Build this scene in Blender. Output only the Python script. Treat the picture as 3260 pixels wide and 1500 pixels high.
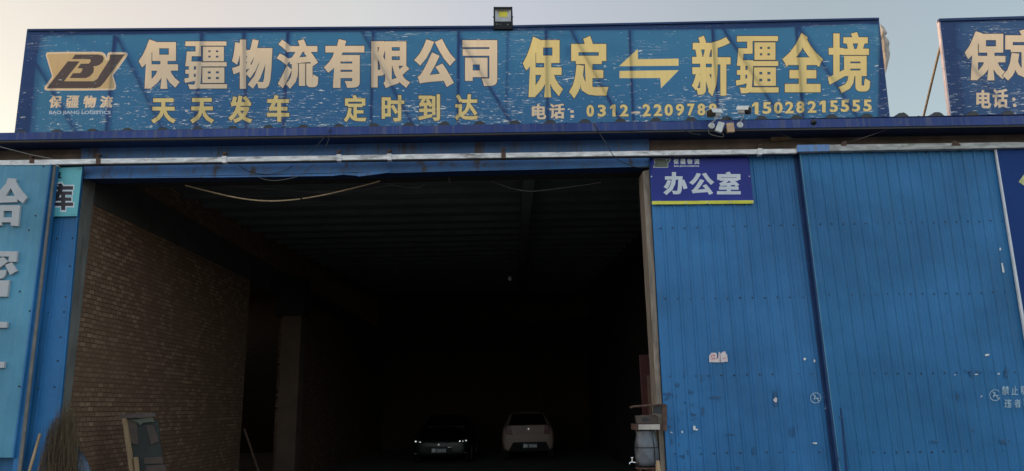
import bpy, bmesh, math, random
import numpy as np
from mathutils import Vector, Matrix
from mathutils.geometry import delaunay_2d_cdt

random.seed(7)
SC = bpy.context.scene
COL = SC.collection
for o in list(bpy.data.objects):
    bpy.data.objects.remove(o)

# ------------------------------------------------------------------ camera
FPX, W0, H0 = 2350.0, 3260.0, 1500.0
PITCH, ROLL, YAW = 0.2285, -0.0195, 0.0
CAM = Vector((0, 0, 1.6))
_F = Vector((math.sin(YAW) * math.cos(PITCH), math.cos(YAW) * math.cos(PITCH), math.sin(PITCH)))
_R = Vector((math.cos(YAW), -math.sin(YAW), 0))
_U = _R.cross(_F)
RR = _R * math.cos(ROLL) + _U * math.sin(ROLL)
UU = -_R * math.sin(ROLL) + _U * math.cos(ROLL)
cd = bpy.data.cameras.new('camera')
cd.sensor_width = 36
cd.lens = FPX / W0 * 36
cd.clip_start = 0.05
cd.clip_end = 2000
cam = bpy.data.objects.new('camera', cd)
COL.objects.link(cam)
M3 = Matrix((RR, UU, -_F)).transposed()
cam.matrix_world = Matrix.Translation(CAM) @ M3.to_4x4()
SC.camera = cam

# ------------------------------------------------------------------ light
SUN_EL, SUN_AZ = math.radians(5), math.radians(-75)     # azimuth from +Y (view direction), negative = left
w = bpy.data.worlds.new('World')
SC.world = w
w.use_nodes = True
nt = w.node_tree
bg = nt.nodes['Background']
sky = nt.nodes.new('ShaderNodeTexSky')
sky.sky_type = 'NISHITA'
sky.sun_disc = False
sky.sun_elevation = SUN_EL
sky.sun_rotation = SUN_AZ
sky.air_density = 1.0
sky.dust_density = 2.0
sky.ozone_density = 1.5
nt.links.new(sky.outputs[0], bg.inputs[0])
bg.inputs[1].default_value = 0.15
# warm evening haze, plus brightness added overhead and behind the camera for the facade
_tc = nt.nodes.new('ShaderNodeTexCoord')
_dot = nt.nodes.new('ShaderNodeVectorMath'); _dot.operation = 'DOT_PRODUCT'
_dot.inputs[1].default_value = (0.1, -1.0, 0.35)
nt.links.new(_tc.outputs['Generated'], _dot.inputs[0])
_rp = nt.nodes.new('ShaderNodeMapRange'); _rp.interpolation_type = 'SMOOTHSTEP'
_rp.inputs[1].default_value = -0.35; _rp.inputs[2].default_value = 0.6
nt.links.new(_dot.outputs['Value'], _rp.inputs[0])
_mx = nt.nodes.new('ShaderNodeMix'); _mx.data_type = 'RGBA'
# glow of the haze round the low sun, fading away from it
_sd = nt.nodes.new('ShaderNodeVectorMath'); _sd.operation = 'DOT_PRODUCT'
_sd.inputs[1].default_value = (math.sin(SUN_AZ) * math.cos(SUN_EL), math.cos(SUN_AZ) * math.cos(SUN_EL), math.sin(SUN_EL))
nt.links.new(_tc.outputs['Generated'], _sd.inputs[0])
_sm = nt.nodes.new('ShaderNodeMapRange')
_sm.inputs[1].default_value = -1.0; _sm.inputs[2].default_value = 1.0
nt.links.new(_sd.outputs['Value'], _sm.inputs[0])
_cr = nt.nodes.new('ShaderNodeValToRGB')
_st = [(0.0, (.08, .08, .07)), (.45, (.125, .112, .084)), (.63, (.195, .160, .146)), (.725, (.235, .185, .125)), (.80, (.245, .160, .085)), (.90, (.23, .145, .035))]
_e = _cr.color_ramp.elements
while len(_e) < len(_st):
    _e.new(.5)
for _i, (_p, _c) in enumerate(_st):
    _e[_i].position = _p; _e[_i].color = (*_c, 1)
nt.links.new(_sm.outputs[0], _cr.inputs[0])
nt.links.new(_cr.outputs[0], _mx.inputs[6])
_mx.inputs[7].default_value = (0.36, 0.385, 0.41, 1)
nt.links.new(_rp.outputs[0], _mx.inputs[0])
bg2 = nt.nodes.new('ShaderNodeBackground')
nt.links.new(_mx.outputs[2], bg2.inputs[0])
_ad = nt.nodes.new('ShaderNodeAddShader')
nt.links.new(bg.outputs[0], _ad.inputs[0]); nt.links.new(bg2.outputs[0], _ad.inputs[1])
nt.links.new(_ad.outputs[0], nt.nodes['World Output'].inputs[0])
sl = bpy.data.lights.new('sun', 'SUN')
sl.energy = 1.2
sl.angle = math.radians(10)
sl.color = (1.0, 0.80, 0.58)
so = bpy.data.objects.new('sun', sl)
COL.objects.link(so)
sd = Vector((math.sin(SUN_AZ) * math.cos(SUN_EL), math.cos(SUN_AZ) * math.cos(SUN_EL), math.sin(SUN_EL)))
so.rotation_euler = (-sd).to_track_quat('-Z', 'Y').to_euler()
SC.view_settings.view_transform = 'Standard'
SC.view_settings.look = 'None'
SC.view_settings.exposure = 1.0
SC.view_settings.gamma = 1
SC.cycles.max_bounces = 10
SC.cycles.diffuse_bounces = 5
SC.cycles.use_denoising = True


def at(px, py, Y):
    d = _F + RR * ((px - W0 / 2) / FPX) - UU * ((py - H0 / 2) / FPX)
    return CAM + d * ((Y - CAM.y) / d.y)


# ------------------------------------------------------------------ materials
def new_mat(name):
    m = bpy.data.materials.new(name)
    m.use_nodes = True
    return m, m.node_tree, m.node_tree.nodes['Principled BSDF']


def N(t, kind, **kw):
    n = t.nodes.new(kind)
    for k, v in kw.items():
        setattr(n, k, v)
    return n


def mapped(t, scale, coord='Object', rot=(0, 0, 0)):
    tc = N(t, 'ShaderNodeTexCoord')
    mp = N(t, 'ShaderNodeMapping')
    mp.inputs['Scale'].default_value = scale
    mp.inputs['Rotation'].default_value = rot
    t.links.new(tc.outputs[coord], mp.inputs[0])
    return mp.outputs[0]


def noise(t, vec, scale, detail=4, rough=.6, dist=0.0):
    n = N(t, 'ShaderNodeTexNoise')
    n.inputs['Scale'].default_value = scale
    n.inputs['Detail'].default_value = detail
    n.inputs['Roughness'].default_value = rough
    n.inputs['Distortion'].default_value = dist
    t.links.new(vec, n.inputs['Vector'])
    return n.outputs[0]


def ramp(t, fac, stops):
    r = N(t, 'ShaderNodeValToRGB')
    e = r.color_ramp.elements
    while len(e) < len(stops):
        e.new(0.5)
    for i, (p, c) in enumerate(stops):
        e[i].position = p
        e[i].color = (c, c, c, 1) if not isinstance(c, tuple) else (*c, 1)
    t.links.new(fac, r.inputs[0])
    return r.outputs[0]


def mix(t, fac, a, b, mode='MIX'):
    m = N(t, 'ShaderNodeMix', data_type='RGBA', blend_type=mode)
    for i, v in ((0, fac), (6, a), (7, b)):
        if isinstance(v, bpy.types.NodeSocket):
            t.links.new(v, m.inputs[i])
        else:
            m.inputs[i].default_value = v if i == 0 else (*v, 1)
    return m.outputs[2]


def math_(t, op, a, b=0.0):
    m = N(t, 'ShaderNodeMath', operation=op)
    for i, v in ((0, a), (1, b)):
        if isinstance(v, bpy.types.NodeSocket):
            t.links.new(v, m.inputs[i])
        else:
            m.inputs[i].default_value = v
    return m.outputs[0]


def bump(t, b, h, strength=.3, dist=.01):
    n = N(t, 'ShaderNodeBump')
    n.inputs['Strength'].default_value = strength
    n.inputs['Distance'].default_value = dist
    t.links.new(h, n.inputs['Height'])
    t.links.new(n.outputs[0], b.inputs['Normal'])


def plain(name, col, rough=.6, metal=0.0, var=.25, scale=6.0, stretch=(1, 1, 1), bumps=.1, dirt=None, dirt_amt=.5):
    m, t, b = new_mat(name)
    v = mapped(t, stretch)
    n = noise(t, v, scale, 6)
    c2 = tuple(c * (1 - var) for c in col)
    c3 = tuple(min(1, c * (1 + var)) for c in col)
    c = mix(t, ramp(t, n, [(.3, 0.0), (.7, 1.0)]), c2, c3)
    if dirt:
        n2 = noise(t, v, scale * .45, 8, .7, .4)
        c = mix(t, ramp(t, n2, [(.52, 0.0), (.68, dirt_amt)]), c, dirt)
    t.links.new(c, b.inputs['Base Color'])
    b.inputs['Roughness'].default_value = rough
    b.inputs['Metallic'].default_value = metal
    if bumps:
        bump(t, b, noise(t, v, scale * 4, 5), bumps, .004)
    return m


def blue_sheet(name, col, streak=(.16, .17, .17), amt=.35, rough=.42, rust=0.0):
    """painted steel sheet: faded patches, rain streaks, grime"""
    m, t, b = new_mat(name)
    big = noise(t, mapped(t, (.5, .5, .5)), 1.6, 5, .6)
    c = mix(t, ramp(t, big, [(.35, 0.0), (.68, 1.0)]), tuple(x * .78 for x in col), tuple(min(1, x * 1.2 + .006) for x in col))
    st = noise(t, mapped(t, (22, 22, .7)), 1.0, 6, .65)
    c = mix(t, ramp(t, st, [(.5, 0.0), (.78, amt)]), c, streak)
    st2 = noise(t, mapped(t, (40, 40, 1.6)), 1.0, 4, .6)
    c = mix(t, ramp(t, st2, [(.55, 0.0), (.8, .4)]), c, tuple(x * .5 for x in col))
    sp = noise(t, mapped(t, (1, 1, 1)), 30, 7, .75)
    c = mix(t, ramp(t, sp, [(.64, 0.0), (.74, .35)]), c, tuple(x * .45 for x in col))
    if rust:
        rs = noise(t, mapped(t, (2.6, 2.6, .3)), 2.2, 6, .7)
        c = mix(t, ramp(t, rs, [(.54, 0.0), (.66, rust)]), c, (.11, .075, .05))
    t.links.new(c, b.inputs['Base Color'])
    b.inputs['Roughness'].default_value = rough
    t.links.new(ramp(t, sp, [(.3, rough - .06), (.8, rough + .25)]), b.inputs['Roughness'])
    bump(t, b, noise(t, mapped(t, (3, 3, 1.2)), 2.0, 3), .35, .03)
    return m


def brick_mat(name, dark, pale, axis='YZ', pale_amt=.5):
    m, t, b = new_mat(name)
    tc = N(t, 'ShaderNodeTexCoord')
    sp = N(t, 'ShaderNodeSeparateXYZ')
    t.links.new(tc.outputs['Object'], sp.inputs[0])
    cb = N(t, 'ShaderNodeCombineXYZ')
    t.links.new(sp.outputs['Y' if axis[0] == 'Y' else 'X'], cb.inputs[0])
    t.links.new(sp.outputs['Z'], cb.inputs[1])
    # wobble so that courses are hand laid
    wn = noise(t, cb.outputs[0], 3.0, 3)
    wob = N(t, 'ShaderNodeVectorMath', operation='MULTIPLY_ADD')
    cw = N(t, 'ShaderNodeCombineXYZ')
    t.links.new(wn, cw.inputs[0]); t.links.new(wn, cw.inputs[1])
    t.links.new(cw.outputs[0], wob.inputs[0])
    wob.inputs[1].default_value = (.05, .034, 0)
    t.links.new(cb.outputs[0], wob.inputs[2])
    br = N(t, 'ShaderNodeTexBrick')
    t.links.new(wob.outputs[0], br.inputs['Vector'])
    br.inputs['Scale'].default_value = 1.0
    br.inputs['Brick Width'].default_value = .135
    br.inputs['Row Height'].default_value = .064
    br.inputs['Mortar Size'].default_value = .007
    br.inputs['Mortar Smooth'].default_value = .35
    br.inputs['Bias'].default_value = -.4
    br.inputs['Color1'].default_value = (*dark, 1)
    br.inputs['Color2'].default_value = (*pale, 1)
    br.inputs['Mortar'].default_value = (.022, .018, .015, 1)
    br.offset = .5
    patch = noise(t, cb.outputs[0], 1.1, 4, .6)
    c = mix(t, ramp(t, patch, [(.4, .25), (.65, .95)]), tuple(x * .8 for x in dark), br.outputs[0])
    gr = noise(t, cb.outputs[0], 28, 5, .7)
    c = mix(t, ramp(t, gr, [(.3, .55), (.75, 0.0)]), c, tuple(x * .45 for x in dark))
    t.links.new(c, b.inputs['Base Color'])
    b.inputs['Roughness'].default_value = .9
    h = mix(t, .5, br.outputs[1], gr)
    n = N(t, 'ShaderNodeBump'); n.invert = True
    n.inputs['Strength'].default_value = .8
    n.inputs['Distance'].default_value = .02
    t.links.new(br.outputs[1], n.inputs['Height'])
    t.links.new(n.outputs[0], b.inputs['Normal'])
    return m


def vinyl(name, col, trans, glints=.9, tint=None):
    """printed translucent banner film, creased and flaking"""
    m, t, b = new_mat(name)
    fade = noise(t, mapped(t, (.7, 1, .5)), 1.7, 5, .6)
    weave = noise(t, mapped(t, (30, 1, 1.2)), 1.0, 3, .5)
    c = mix(t, ramp(t, fade, [(.3, 0.0), (.7, 1.0)]), tuple(x * .86 for x in col), tuple(min(1, x * 1.12) for x in col))
    c = mix(t, ramp(t, weave, [(.4, 0.0), (.75, .3)]), c, tuple(x * .62 for x in col))
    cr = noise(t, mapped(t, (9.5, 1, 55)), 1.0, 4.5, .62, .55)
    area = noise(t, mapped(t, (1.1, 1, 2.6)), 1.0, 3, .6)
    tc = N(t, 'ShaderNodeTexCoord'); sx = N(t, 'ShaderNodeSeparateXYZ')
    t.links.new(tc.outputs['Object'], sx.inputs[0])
    # painted glints are denser towards the loose lower hem of the sheet
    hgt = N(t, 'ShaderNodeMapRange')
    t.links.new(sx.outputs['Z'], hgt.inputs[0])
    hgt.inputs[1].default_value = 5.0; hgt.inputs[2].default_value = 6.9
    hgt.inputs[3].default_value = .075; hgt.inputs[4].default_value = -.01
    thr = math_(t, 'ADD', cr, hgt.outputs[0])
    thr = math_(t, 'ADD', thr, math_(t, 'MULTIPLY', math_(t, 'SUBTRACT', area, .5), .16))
    fl = ramp(t, thr, [(.680, 0.0), (.694, glints)])  # white sky glints on creases, put into the film colour
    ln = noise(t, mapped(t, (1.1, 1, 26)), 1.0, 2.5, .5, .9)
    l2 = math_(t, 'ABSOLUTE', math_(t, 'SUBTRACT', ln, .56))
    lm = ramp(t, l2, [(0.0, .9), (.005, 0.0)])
    lm = math_(t, 'MULTIPLY', lm, ramp(t, math_(t, 'ADD', area, hgt.outputs[0]), [(.52, 0.0), (.6, glints)]))
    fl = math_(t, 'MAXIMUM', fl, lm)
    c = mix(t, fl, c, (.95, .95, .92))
    t.links.new(c, b.inputs['Base Color'])
    b.inputs['Roughness'].default_value = .38
    b.inputs['Specular IOR Level'].default_value = .35
    bump(t, b, cr, .25, .006)
    tr = N(t, 'ShaderNodeBsdfTranslucent')
    ct = mix(t, fl, tint or c, (1, 1, .97))
    t.links.new(ct, tr.inputs[0])
    mx = N(t, 'ShaderNodeMixShader')
    mx.inputs[0].default_value = trans
    t.links.new(b.outputs[0], mx.inputs[1]); t.links.new(tr.outputs[0], mx.inputs[2])
    t.links.new(mx.outputs[0], t.nodes['Material Output'].inputs[0])
    return m


M = {}
M['door'] = blue_sheet('door_paint', (.022, .14, .33), streak=(.045, .12, .22), amt=.4)
M['door2'] = blue_sheet('door_paint_b', (.018, .137, .315), streak=(.04, .13, .22), amt=.4)
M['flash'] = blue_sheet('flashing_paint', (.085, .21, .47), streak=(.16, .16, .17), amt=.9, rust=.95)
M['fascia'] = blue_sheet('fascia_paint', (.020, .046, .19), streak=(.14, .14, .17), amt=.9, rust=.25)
M['navy'] = plain('navy_steel', (.014, .038, .115), .5, var=.2)
M['dark'] = plain('dark_metal', (.012, .012, .014), .5)
M['black'] = plain('black_plastic', (.008, .008, .009), .35)
M['galv'] = plain('galvanised_steel', (.70, .67, .66), .55, metal=.0, var=.3, scale=3, stretch=(2.2, 1, 9), dirt=(.16, .14, .13), dirt_amt=.9)
M['dullrail'] = plain('dull_rail', (.34, .33, .31), .6, var=.4, scale=3, stretch=(2.2, 1, 9), dirt=(.09, .075, .06), dirt_amt=.9)
M['rust'] = plain('rusty_steel', (.08, .042, .028), .85, var=.5, scale=18)
M['plaster'] = plain('brown_plaster', (.20, .145, .115), .95, var=.4, scale=3, bumps=.5, dirt=(.12, .12, .08), dirt_amt=.6)
M['concrete'] = plain('concrete', (.16, .16, .145), .9, var=.3, scale=3, stretch=(3, 3, .8), bumps=.4, dirt=(.07, .07, .065), dirt_amt=.8)
M['soot'] = plain('soot_black_concrete', (.018, .016, .015), .95, bumps=.2)  # even near-black tone for inner beams and partition
M['paleboard'] = plain('pale_board', (.40, .35, .31), .8, var=.2)
M['sooty'] = plain('sooty_concrete', (.055, .05, .047), .95, var=.3, scale=3, bumps=.3)  # even dark tone for the ring beam
M['pillar'] = plain('brown_pillar', (.11, .07, .05), .95, var=.25, scale=2, bumps=.3)
M['concrete2'] = plain('weathered_jamb', (.25, .20, .16), .9, var=.35, scale=4, stretch=(4, 4, .6), bumps=.4, dirt=(.07, .055, .045), dirt_amt=.8)
M['brick'] = brick_mat('old_brick', (.24, .135, .078), (.66, .44, .28), 'YZ')
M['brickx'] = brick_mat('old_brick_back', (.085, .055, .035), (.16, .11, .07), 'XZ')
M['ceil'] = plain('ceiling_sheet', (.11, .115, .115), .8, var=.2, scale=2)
M['purlin'] = plain('purlin_steel', (.05, .045, .04), .7)
M['floor'] = plain('yard_concrete', (.14, .135, .125), .9, var=.25, scale=1.2, bumps=.3, dirt=(.08, .078, .072))
M['teal'] = blue_sheet('teal_panel', (.06, .225, .34), streak=(.15, .31, .36), amt=.45)
M['tealsign'] = plain('teal_sign_face', (.10, .38, .42), .45, var=.12, scale=3)
M['white'] = plain('white_plastic', (.62, .62, .60), .45, var=.1)
M['letter'] = plain('letter_foam', (.42, .42, .43), .7, var=.08, scale=5)
M['blackink'] = plain('black_print', (.016, .012, .018), .5)
M['whiteink'] = plain('white_print', (.56, .58, .62), .5, var=.1)
M['officeblue'] = plain('office_sign_print', (.022, .032, .22), .55, var=.12, scale=2, bumps=.05)
M['officelow'] = M['officeblue']
M['yellow'] = plain('yellow_print', (.62, .58, .04), .4, var=.12)
M['olive'] = plain('olive_print', (.09, .10, .07), .5)
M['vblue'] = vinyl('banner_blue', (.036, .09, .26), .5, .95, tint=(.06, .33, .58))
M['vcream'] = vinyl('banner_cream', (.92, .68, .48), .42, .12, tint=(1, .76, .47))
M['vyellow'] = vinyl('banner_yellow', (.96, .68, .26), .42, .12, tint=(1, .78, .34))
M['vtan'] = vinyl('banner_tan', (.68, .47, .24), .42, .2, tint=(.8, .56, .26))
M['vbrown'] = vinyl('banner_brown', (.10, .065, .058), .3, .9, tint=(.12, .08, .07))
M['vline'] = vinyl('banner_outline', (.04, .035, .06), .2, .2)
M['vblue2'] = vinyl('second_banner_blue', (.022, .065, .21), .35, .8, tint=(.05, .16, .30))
M['wood'] = plain('pale_wood', (.30, .20, .11), .75, var=.3, scale=4, stretch=(6, 6, .8))
M['greywood'] = plain('grey_wood', (.09, .065, .06), .8, var=.3, scale=4, stretch=(6, 6, .8))
M['twig'] = plain('broom_twigs', (.085, .056, .028), .9, var=.4, scale=30)
M['cardboard'] = plain('cardboard', (.075, .055, .045), .85, var=.2)
M['panelgrey'] = plain('grey_board', (.028, .032, .03), .7, var=.2)
M['cable'] = plain('black_cable', (.02, .02, .022), .6, bumps=0)
M['greycable'] = plain('grey_cable', (.14, .13, .12), .7, bumps=0)
M['pipe'] = plain('cream_pipe', (.62, .45, .28), .5, var=.2, bumps=0)
M['maroon'] = plain('maroon_door', (.06, .010, .008), .5)
M['brownframe'] = plain('brown_window_frame', (.14, .075, .05), .6)
M['foil'] = plain('steel_tank_wrap', (.10, .105, .12), .42, metal=.2, var=.35, scale=5, bumps=1.0)
M['chrome'] = plain('chrome', (.8, .8, .8), .15, metal=1.0, var=.05, bumps=0)
M['carblack'] = plain('black_car_paint', (.006, .006, .007), .35, var=.1, bumps=0)
M['carbeige'] = plain('beige_car_paint', (.42, .29, .235), .4, metal=.0, var=.04, bumps=0)
M['glass'] = plain('dark_glass', (.006, .007, .008), .1, var=.1, bumps=0)
M['rubber'] = plain('rubber', (.01, .01, .01), .8)
M['redlens'] = plain('red_lens', (.16, .01, .012), .2, bumps=0)
M['lens'] = plain('clear_lens', (1, .95, .85), .06, metal=1.0, var=.1, bumps=0)
M['plateblue'] = plain('plate_face', (.06, .10, .14), .5, bumps=0)
M['plateink'] = plain('plate_ink', (.85, .85, .82), .5, bumps=0)
M['led'] = plain('led_chip', (.75, .62, .04), .5, bumps=0)
M['reflector'] = plain('lamp_reflector', (.40, .39, .38), .4, metal=.3, bumps=0)
M['paper'] = plain('notice_paper', (.62, .52, .52), .8, var=.15, scale=20)
M['redink'] = plain('red_print', (.55, .08, .10), .7)
M['scar'] = plain('paint_scar', (.012, .075, .18), .6, var=.3, scale=20)
M['stencil'] = plain('stencil_paint', (.30, .42, .52), .8, var=.3, scale=40)
M['poster'] = plain('poster_blue', (.010, .038, .155), .7, var=.15, scale=1)
M['postery'] = plain('poster_yellow', (.50, .50, .20), .5)
M['film'] = plain('plastic_film', (.06, .085, .13), .5, var=.3, scale=8, stretch=(5, 5, 1))
M['tarp'] = plain('torn_sheet', (.36, .31, .27), .8, var=.35, scale=10)
M['pinkish'] = plain('end_trim', (.50, .40, .42), .6)
M['bulb'] = plain('bulb_glass', (.45, .45, .45), .2, bumps=0)
M['boxtan'] = plain('tan_box', (.55, .36, .22), .6)


for k_, v_ in (('poster', .15), ('officeblue', .25), ('fascia', .25), ('navy', .25), ('black', .2), ('teal', .4), ('door', .3), ('door2', .3)):
    M[k_].node_tree.nodes['Principled BSDF'].inputs['Specular IOR Level'].default_value = v_


# ------------------------------------------------------------------ mesh tools
class MB:
    def __init__(s):
        s.v, s.f, s.m = [], [], []

    def add(s, vs, fs, mi=0):
        k = len(s.v)
        s.v += [tuple(v) for v in vs]
        s.f += [tuple(k + i for i in f) for f in fs]
        s.m += [mi] * len(fs)
        return s

    def box(s, a, b, mi=0):
        (x0, y0, z0), (x1, y1, z1) = a, b
        vs = [(x, y, z) for x in (x0, x1) for y in (y0, y1) for z in (z0, z1)]
        return s.add(vs, [(0, 1, 3, 2), (4, 6, 7, 5), (0, 4, 5, 1), (2, 3, 7, 6), (0, 2, 6, 4), (1, 5, 7, 3)], mi)

    def prism(s, pts, dv, mi=0):
        """polygon of 3d points extruded by vector dv"""
        pts = [Vector(p) for p in pts]
        dv = Vector(dv)
        n = len(pts)
        return s.add(pts + [p + dv for p in pts],
                     [tuple(range(n)), tuple(range(2 * n - 1, n - 1, -1))] +
                     [(i, i + n, (i + 1) % n + n, (i + 1) % n) for i in range(n)], mi)

    def plate(s, px, Y, th=.02, mi=0):
        """outline given in photo pixels standing in the plane y = Y, real thickness th"""
        return s.prism([at(x, y, Y) for x, y in px], (0, th, 0), mi)

    def tube(s, pts, r, n=8, mi=0, r2=None):
        pts = [Vector(p) for p in pts]
        rings = []
        for i, p in enumerate(pts):
            d = (pts[min(i + 1, len(pts) - 1)] - pts[max(i - 1, 0)]).normalized()
            a = d.cross(Vector((0, 0, 1)))
            if a.length < .05:
                a = d.cross(Vector((1, 0, 0)))
            a.normalize()
            b = d.cross(a)
            rr = r if r2 is None else r + (r2 - r) * i / (len(pts) - 1)
            rings.append([p + (a * math.cos(k * 2 * math.pi / n) + b * math.sin(k * 2 * math.pi / n)) * rr for k in range(n)])
        vs = [q for ring in rings for q in ring]
        fs = [(i * n + k, i * n + (k + 1) % n, (i + 1) * n + (k + 1) % n, (i + 1) * n + k)
              for i in range(len(pts) - 1) for k in range(n)]
        fs += [tuple(range(n))[::-1], tuple((len(pts) - 1) * n + k for k in range(n))]
        return s.add(vs, fs, mi)

    def lathe(s, c, axis, prof, n=20, mi=0):
        """prof: (distance along axis, radius)"""
        axis = Vector(axis).normalized()
        a = axis.cross(Vector((0, 0, 1)))
        if a.length < .05:
            a = Vector((1, 0, 0))
        a.normalize()
        b = axis.cross(a)
        c = Vector(c)
        vs = [c + axis * h + (a * math.cos(k * 2 * math.pi / n) + b * math.sin(k * 2 * math.pi / n)) * r
              for h, r in prof for k in range(n)]
        fs = [(i * n + k, i * n + (k + 1) % n, (i + 1) * n + (k + 1) % n, (i + 1) * n + k)
              for i in range(len(prof) - 1) for k in range(n)]
        fs += [tuple(range(n))[::-1], tuple((len(prof) - 1) * n + k for k in range(n))]
        return s.add(vs, fs, mi)

    def split(s, name, mats, parent=None):
        '''every separate piece becomes an object of its own'''
        root = list(range(len(s.v)))

        def find(i):
            while root[i] != i:
                root[i] = root[root[i]]
                i = root[i]
            return i
        for f in s.f:
            for k in f[1:]:
                root[find(k)] = find(f[0])
        groups = {}
        for f, m in zip(s.f, s.m):
            groups.setdefault(find(f[0]), []).append((f, m))
        for fs in groups.values():
            ids = sorted({i for f, _ in fs for i in f})
            mp = {i: k for k, i in enumerate(ids)}
            p = MB()
            p.v = [s.v[i] for i in ids]
            p.f = [tuple(mp[i] for i in f) for f, _ in fs]
            p.m = [m for _, m in fs]
            p.build(name, mats, parent)

    def build(s, name, mats, parent=None, smooth=False, bevel=0.0, label=None):
        me = bpy.data.meshes.new(name)
        me.from_pydata(s.v, [], s.f)
        if not isinstance(mats, (list, tuple)):
            mats = [mats]
        for m in mats:
            me.materials.append(M[m])
        me.polygons.foreach_set('material_index', s.m)
        if smooth:
            me.polygons.foreach_set('use_smooth', [True] * len(me.polygons))
        bm = bmesh.new(); bm.from_mesh(me)
        bmesh.ops.recalc_face_normals(bm, faces=bm.faces)
        bm.to_mesh(me); bm.free()
        me.update()
        o = bpy.data.objects.new(name, me)
        COL.objects.link(o)
        if bevel:
            md = o.modifiers.new('bevel', 'BEVEL'); md.width = bevel; md.segments = 2
            md.limit_method = 'ANGLE'
        if parent is not None:
            o.parent = parent
            o.matrix_parent_inverse = Matrix.Translation(-parent.location)
        if label:
            o['label'] = label
        return o


def thing(name, label, cat, loc=(0, 0, 0), group=None):
    o = bpy.data.objects.new(name, None)
    o.empty_display_size = .2
    COL.objects.link(o)
    o.location = Vector(loc)
    return tag(o, label, cat, group)


def tag(o, label, cat, group=None):
    o['label'] = label
    o['category'] = cat
    if group:
        o['group'] = group
    return o


def struct(o, kind='structure', label=None):
    o['kind'] = kind
    if label:
        o['label'] = label
    return o


# ------------------------------------------------------------------ lettering
_cache = {}


def outline(ch):
    if ch in _cache:
        return _cache[ch]
    cu = bpy.data.curves.new('t', 'FONT')
    cu.body = ch
    cu.fill_mode = 'NONE'
    cu.resolution_u = 3
    o = bpy.data.objects.new('t', cu)
    COL.objects.link(o)
    me = o.evaluated_get(bpy.context.evaluated_depsgraph_get()).to_mesh()
    nxt = {}
    for e in me.edges:
        a, b = e.vertices
        nxt.setdefault(a, []).append(b)
        nxt.setdefault(b, []).append(a)
    co = [(v.co.x, v.co.y) for v in me.vertices]
    seen, loops = set(), []
    for s0 in range(len(co)):
        if s0 in seen or s0 not in nxt:
            continue
        loop, cur, prev = [s0], max(nxt[s0], key=lambda q: (q == s0 + 1, -q)), s0
        seen.add(s0)
        while cur != s0 and cur not in seen:
            seen.add(cur)
            loop.append(cur)
            c = [q for q in nxt[cur] if q != prev]
            prev, cur = cur, (c[0] if c else s0)
        if len(loop) > 2:
            loops.append([co[i] for i in loop])
    bpy.data.objects.remove(o)
    bpy.data.curves.remove(cu)
    _cache[ch] = loops
    return loops


def area(p):
    return .5 * sum(p[i][0] * p[(i + 1) % len(p)][1] - p[(i + 1) % len(p)][0] * p[i][1] for i in range(len(p)))


def grow(loops, ox, oy):
    """embolden: push every outline outward, by ox across and oy up/down"""
    if not ox and not oy:
        return loops
    sg = 1 if sum(area(p) for p in loops) > 0 else -1
    out = []
    for p in loops:
        q = [p[0]]
        for a in p[1:]:
            if math.hypot(a[0] - q[-1][0], a[1] - q[-1][1]) > 1e-3:
                q.append(a)
        if math.hypot(q[0][0] - q[-1][0], q[0][1] - q[-1][1]) < 1e-3:
            q.pop()
        n = len(q)
        if n < 3:
            continue
        r = []
        for i in range(n):
            (ax, ay), (bx, by), (cx, cy) = q[i - 1], q[i], q[(i + 1) % n]
            d1 = (bx - ax, by - ay); d2 = (cx - bx, cy - by)
            l1, l2 = math.hypot(*d1), math.hypot(*d2)
            n1 = (sg * d1[1] / l1, -sg * d1[0] / l1); n2 = (sg * d2[1] / l2, -sg * d2[0] / l2)
            k = 1 + n1[0] * n2[0] + n1[1] * n2[1]
            k = max(k, .5)
            r.append((bx + (n1[0] + n2[0]) / k * ox, by + (n1[1] + n2[1]) / k * oy))
        out.append(r)
    return out


ONE = [[(0, .80), (.42, 1), (1, 1), (1, 0), (.42, 0), (.42, .74), (0, .60)]]


def glyph(ch, x0, y0, x1, y1, ox=0, oy=0, slant=0.0):
    """outline of ch fitted to the photo box (x0,y0)-(x1,y1), emboldened by ox, oy photo pixels; y down"""
    L = ONE if ch == '1' else outline(ch)
    if ch == '1':
        ox, oy, x0, x1 = (ox - 2.2, oy - 1.7, x0 - 1, x1 + 1) if ox >= 2.2 else (0, 0, x0, x1)
    xs = [p[0] for l in L for p in l]; ys = [p[1] for l in L for p in l]
    a, b, c, d = min(xs), max(xs), min(ys), max(ys)
    X0, X1, Y0, Y1 = x0 + ox, x1 - ox, y0 + oy, y1 - oy
    sx = (X1 - X0) / (b - a) if b > a else 1
    sy = (Y1 - Y0) / (d - c) if d > c else 1
    res = [[(X0 + (p[0] - a) * sx, Y1 - (p[1] - c) * sy) for p in l] for l in L]
    res = grow(res, ox, oy)
    # slant leans the tops to the right, dx per dy
    return [[(p[0] + slant * (y1 - p[1]), p[1]) for p in l] for l in res]


def winding(P, loops):
    P = np.asarray(P)
    wn = np.zeros(len(P), int)
    for l in loops:
        a = np.asarray(l); b = np.roll(a, -1, 0)
        for (ax, ay), (bx, by) in zip(a, b):
            if ay == by:
                continue
            up = (ay <= P[:, 1]) & (by > P[:, 1]); dn = (by <= P[:, 1]) & (ay > P[:, 1])
            if not (up.any() or dn.any()):
                continue
            cr = (bx - ax) * (P[:, 1] - ay) - (P[:, 0] - ax) * (by - ay)
            wn += (up & (cr > 0)).astype(int) - (dn & (cr < 0)).astype(int)
    return wn


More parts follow.
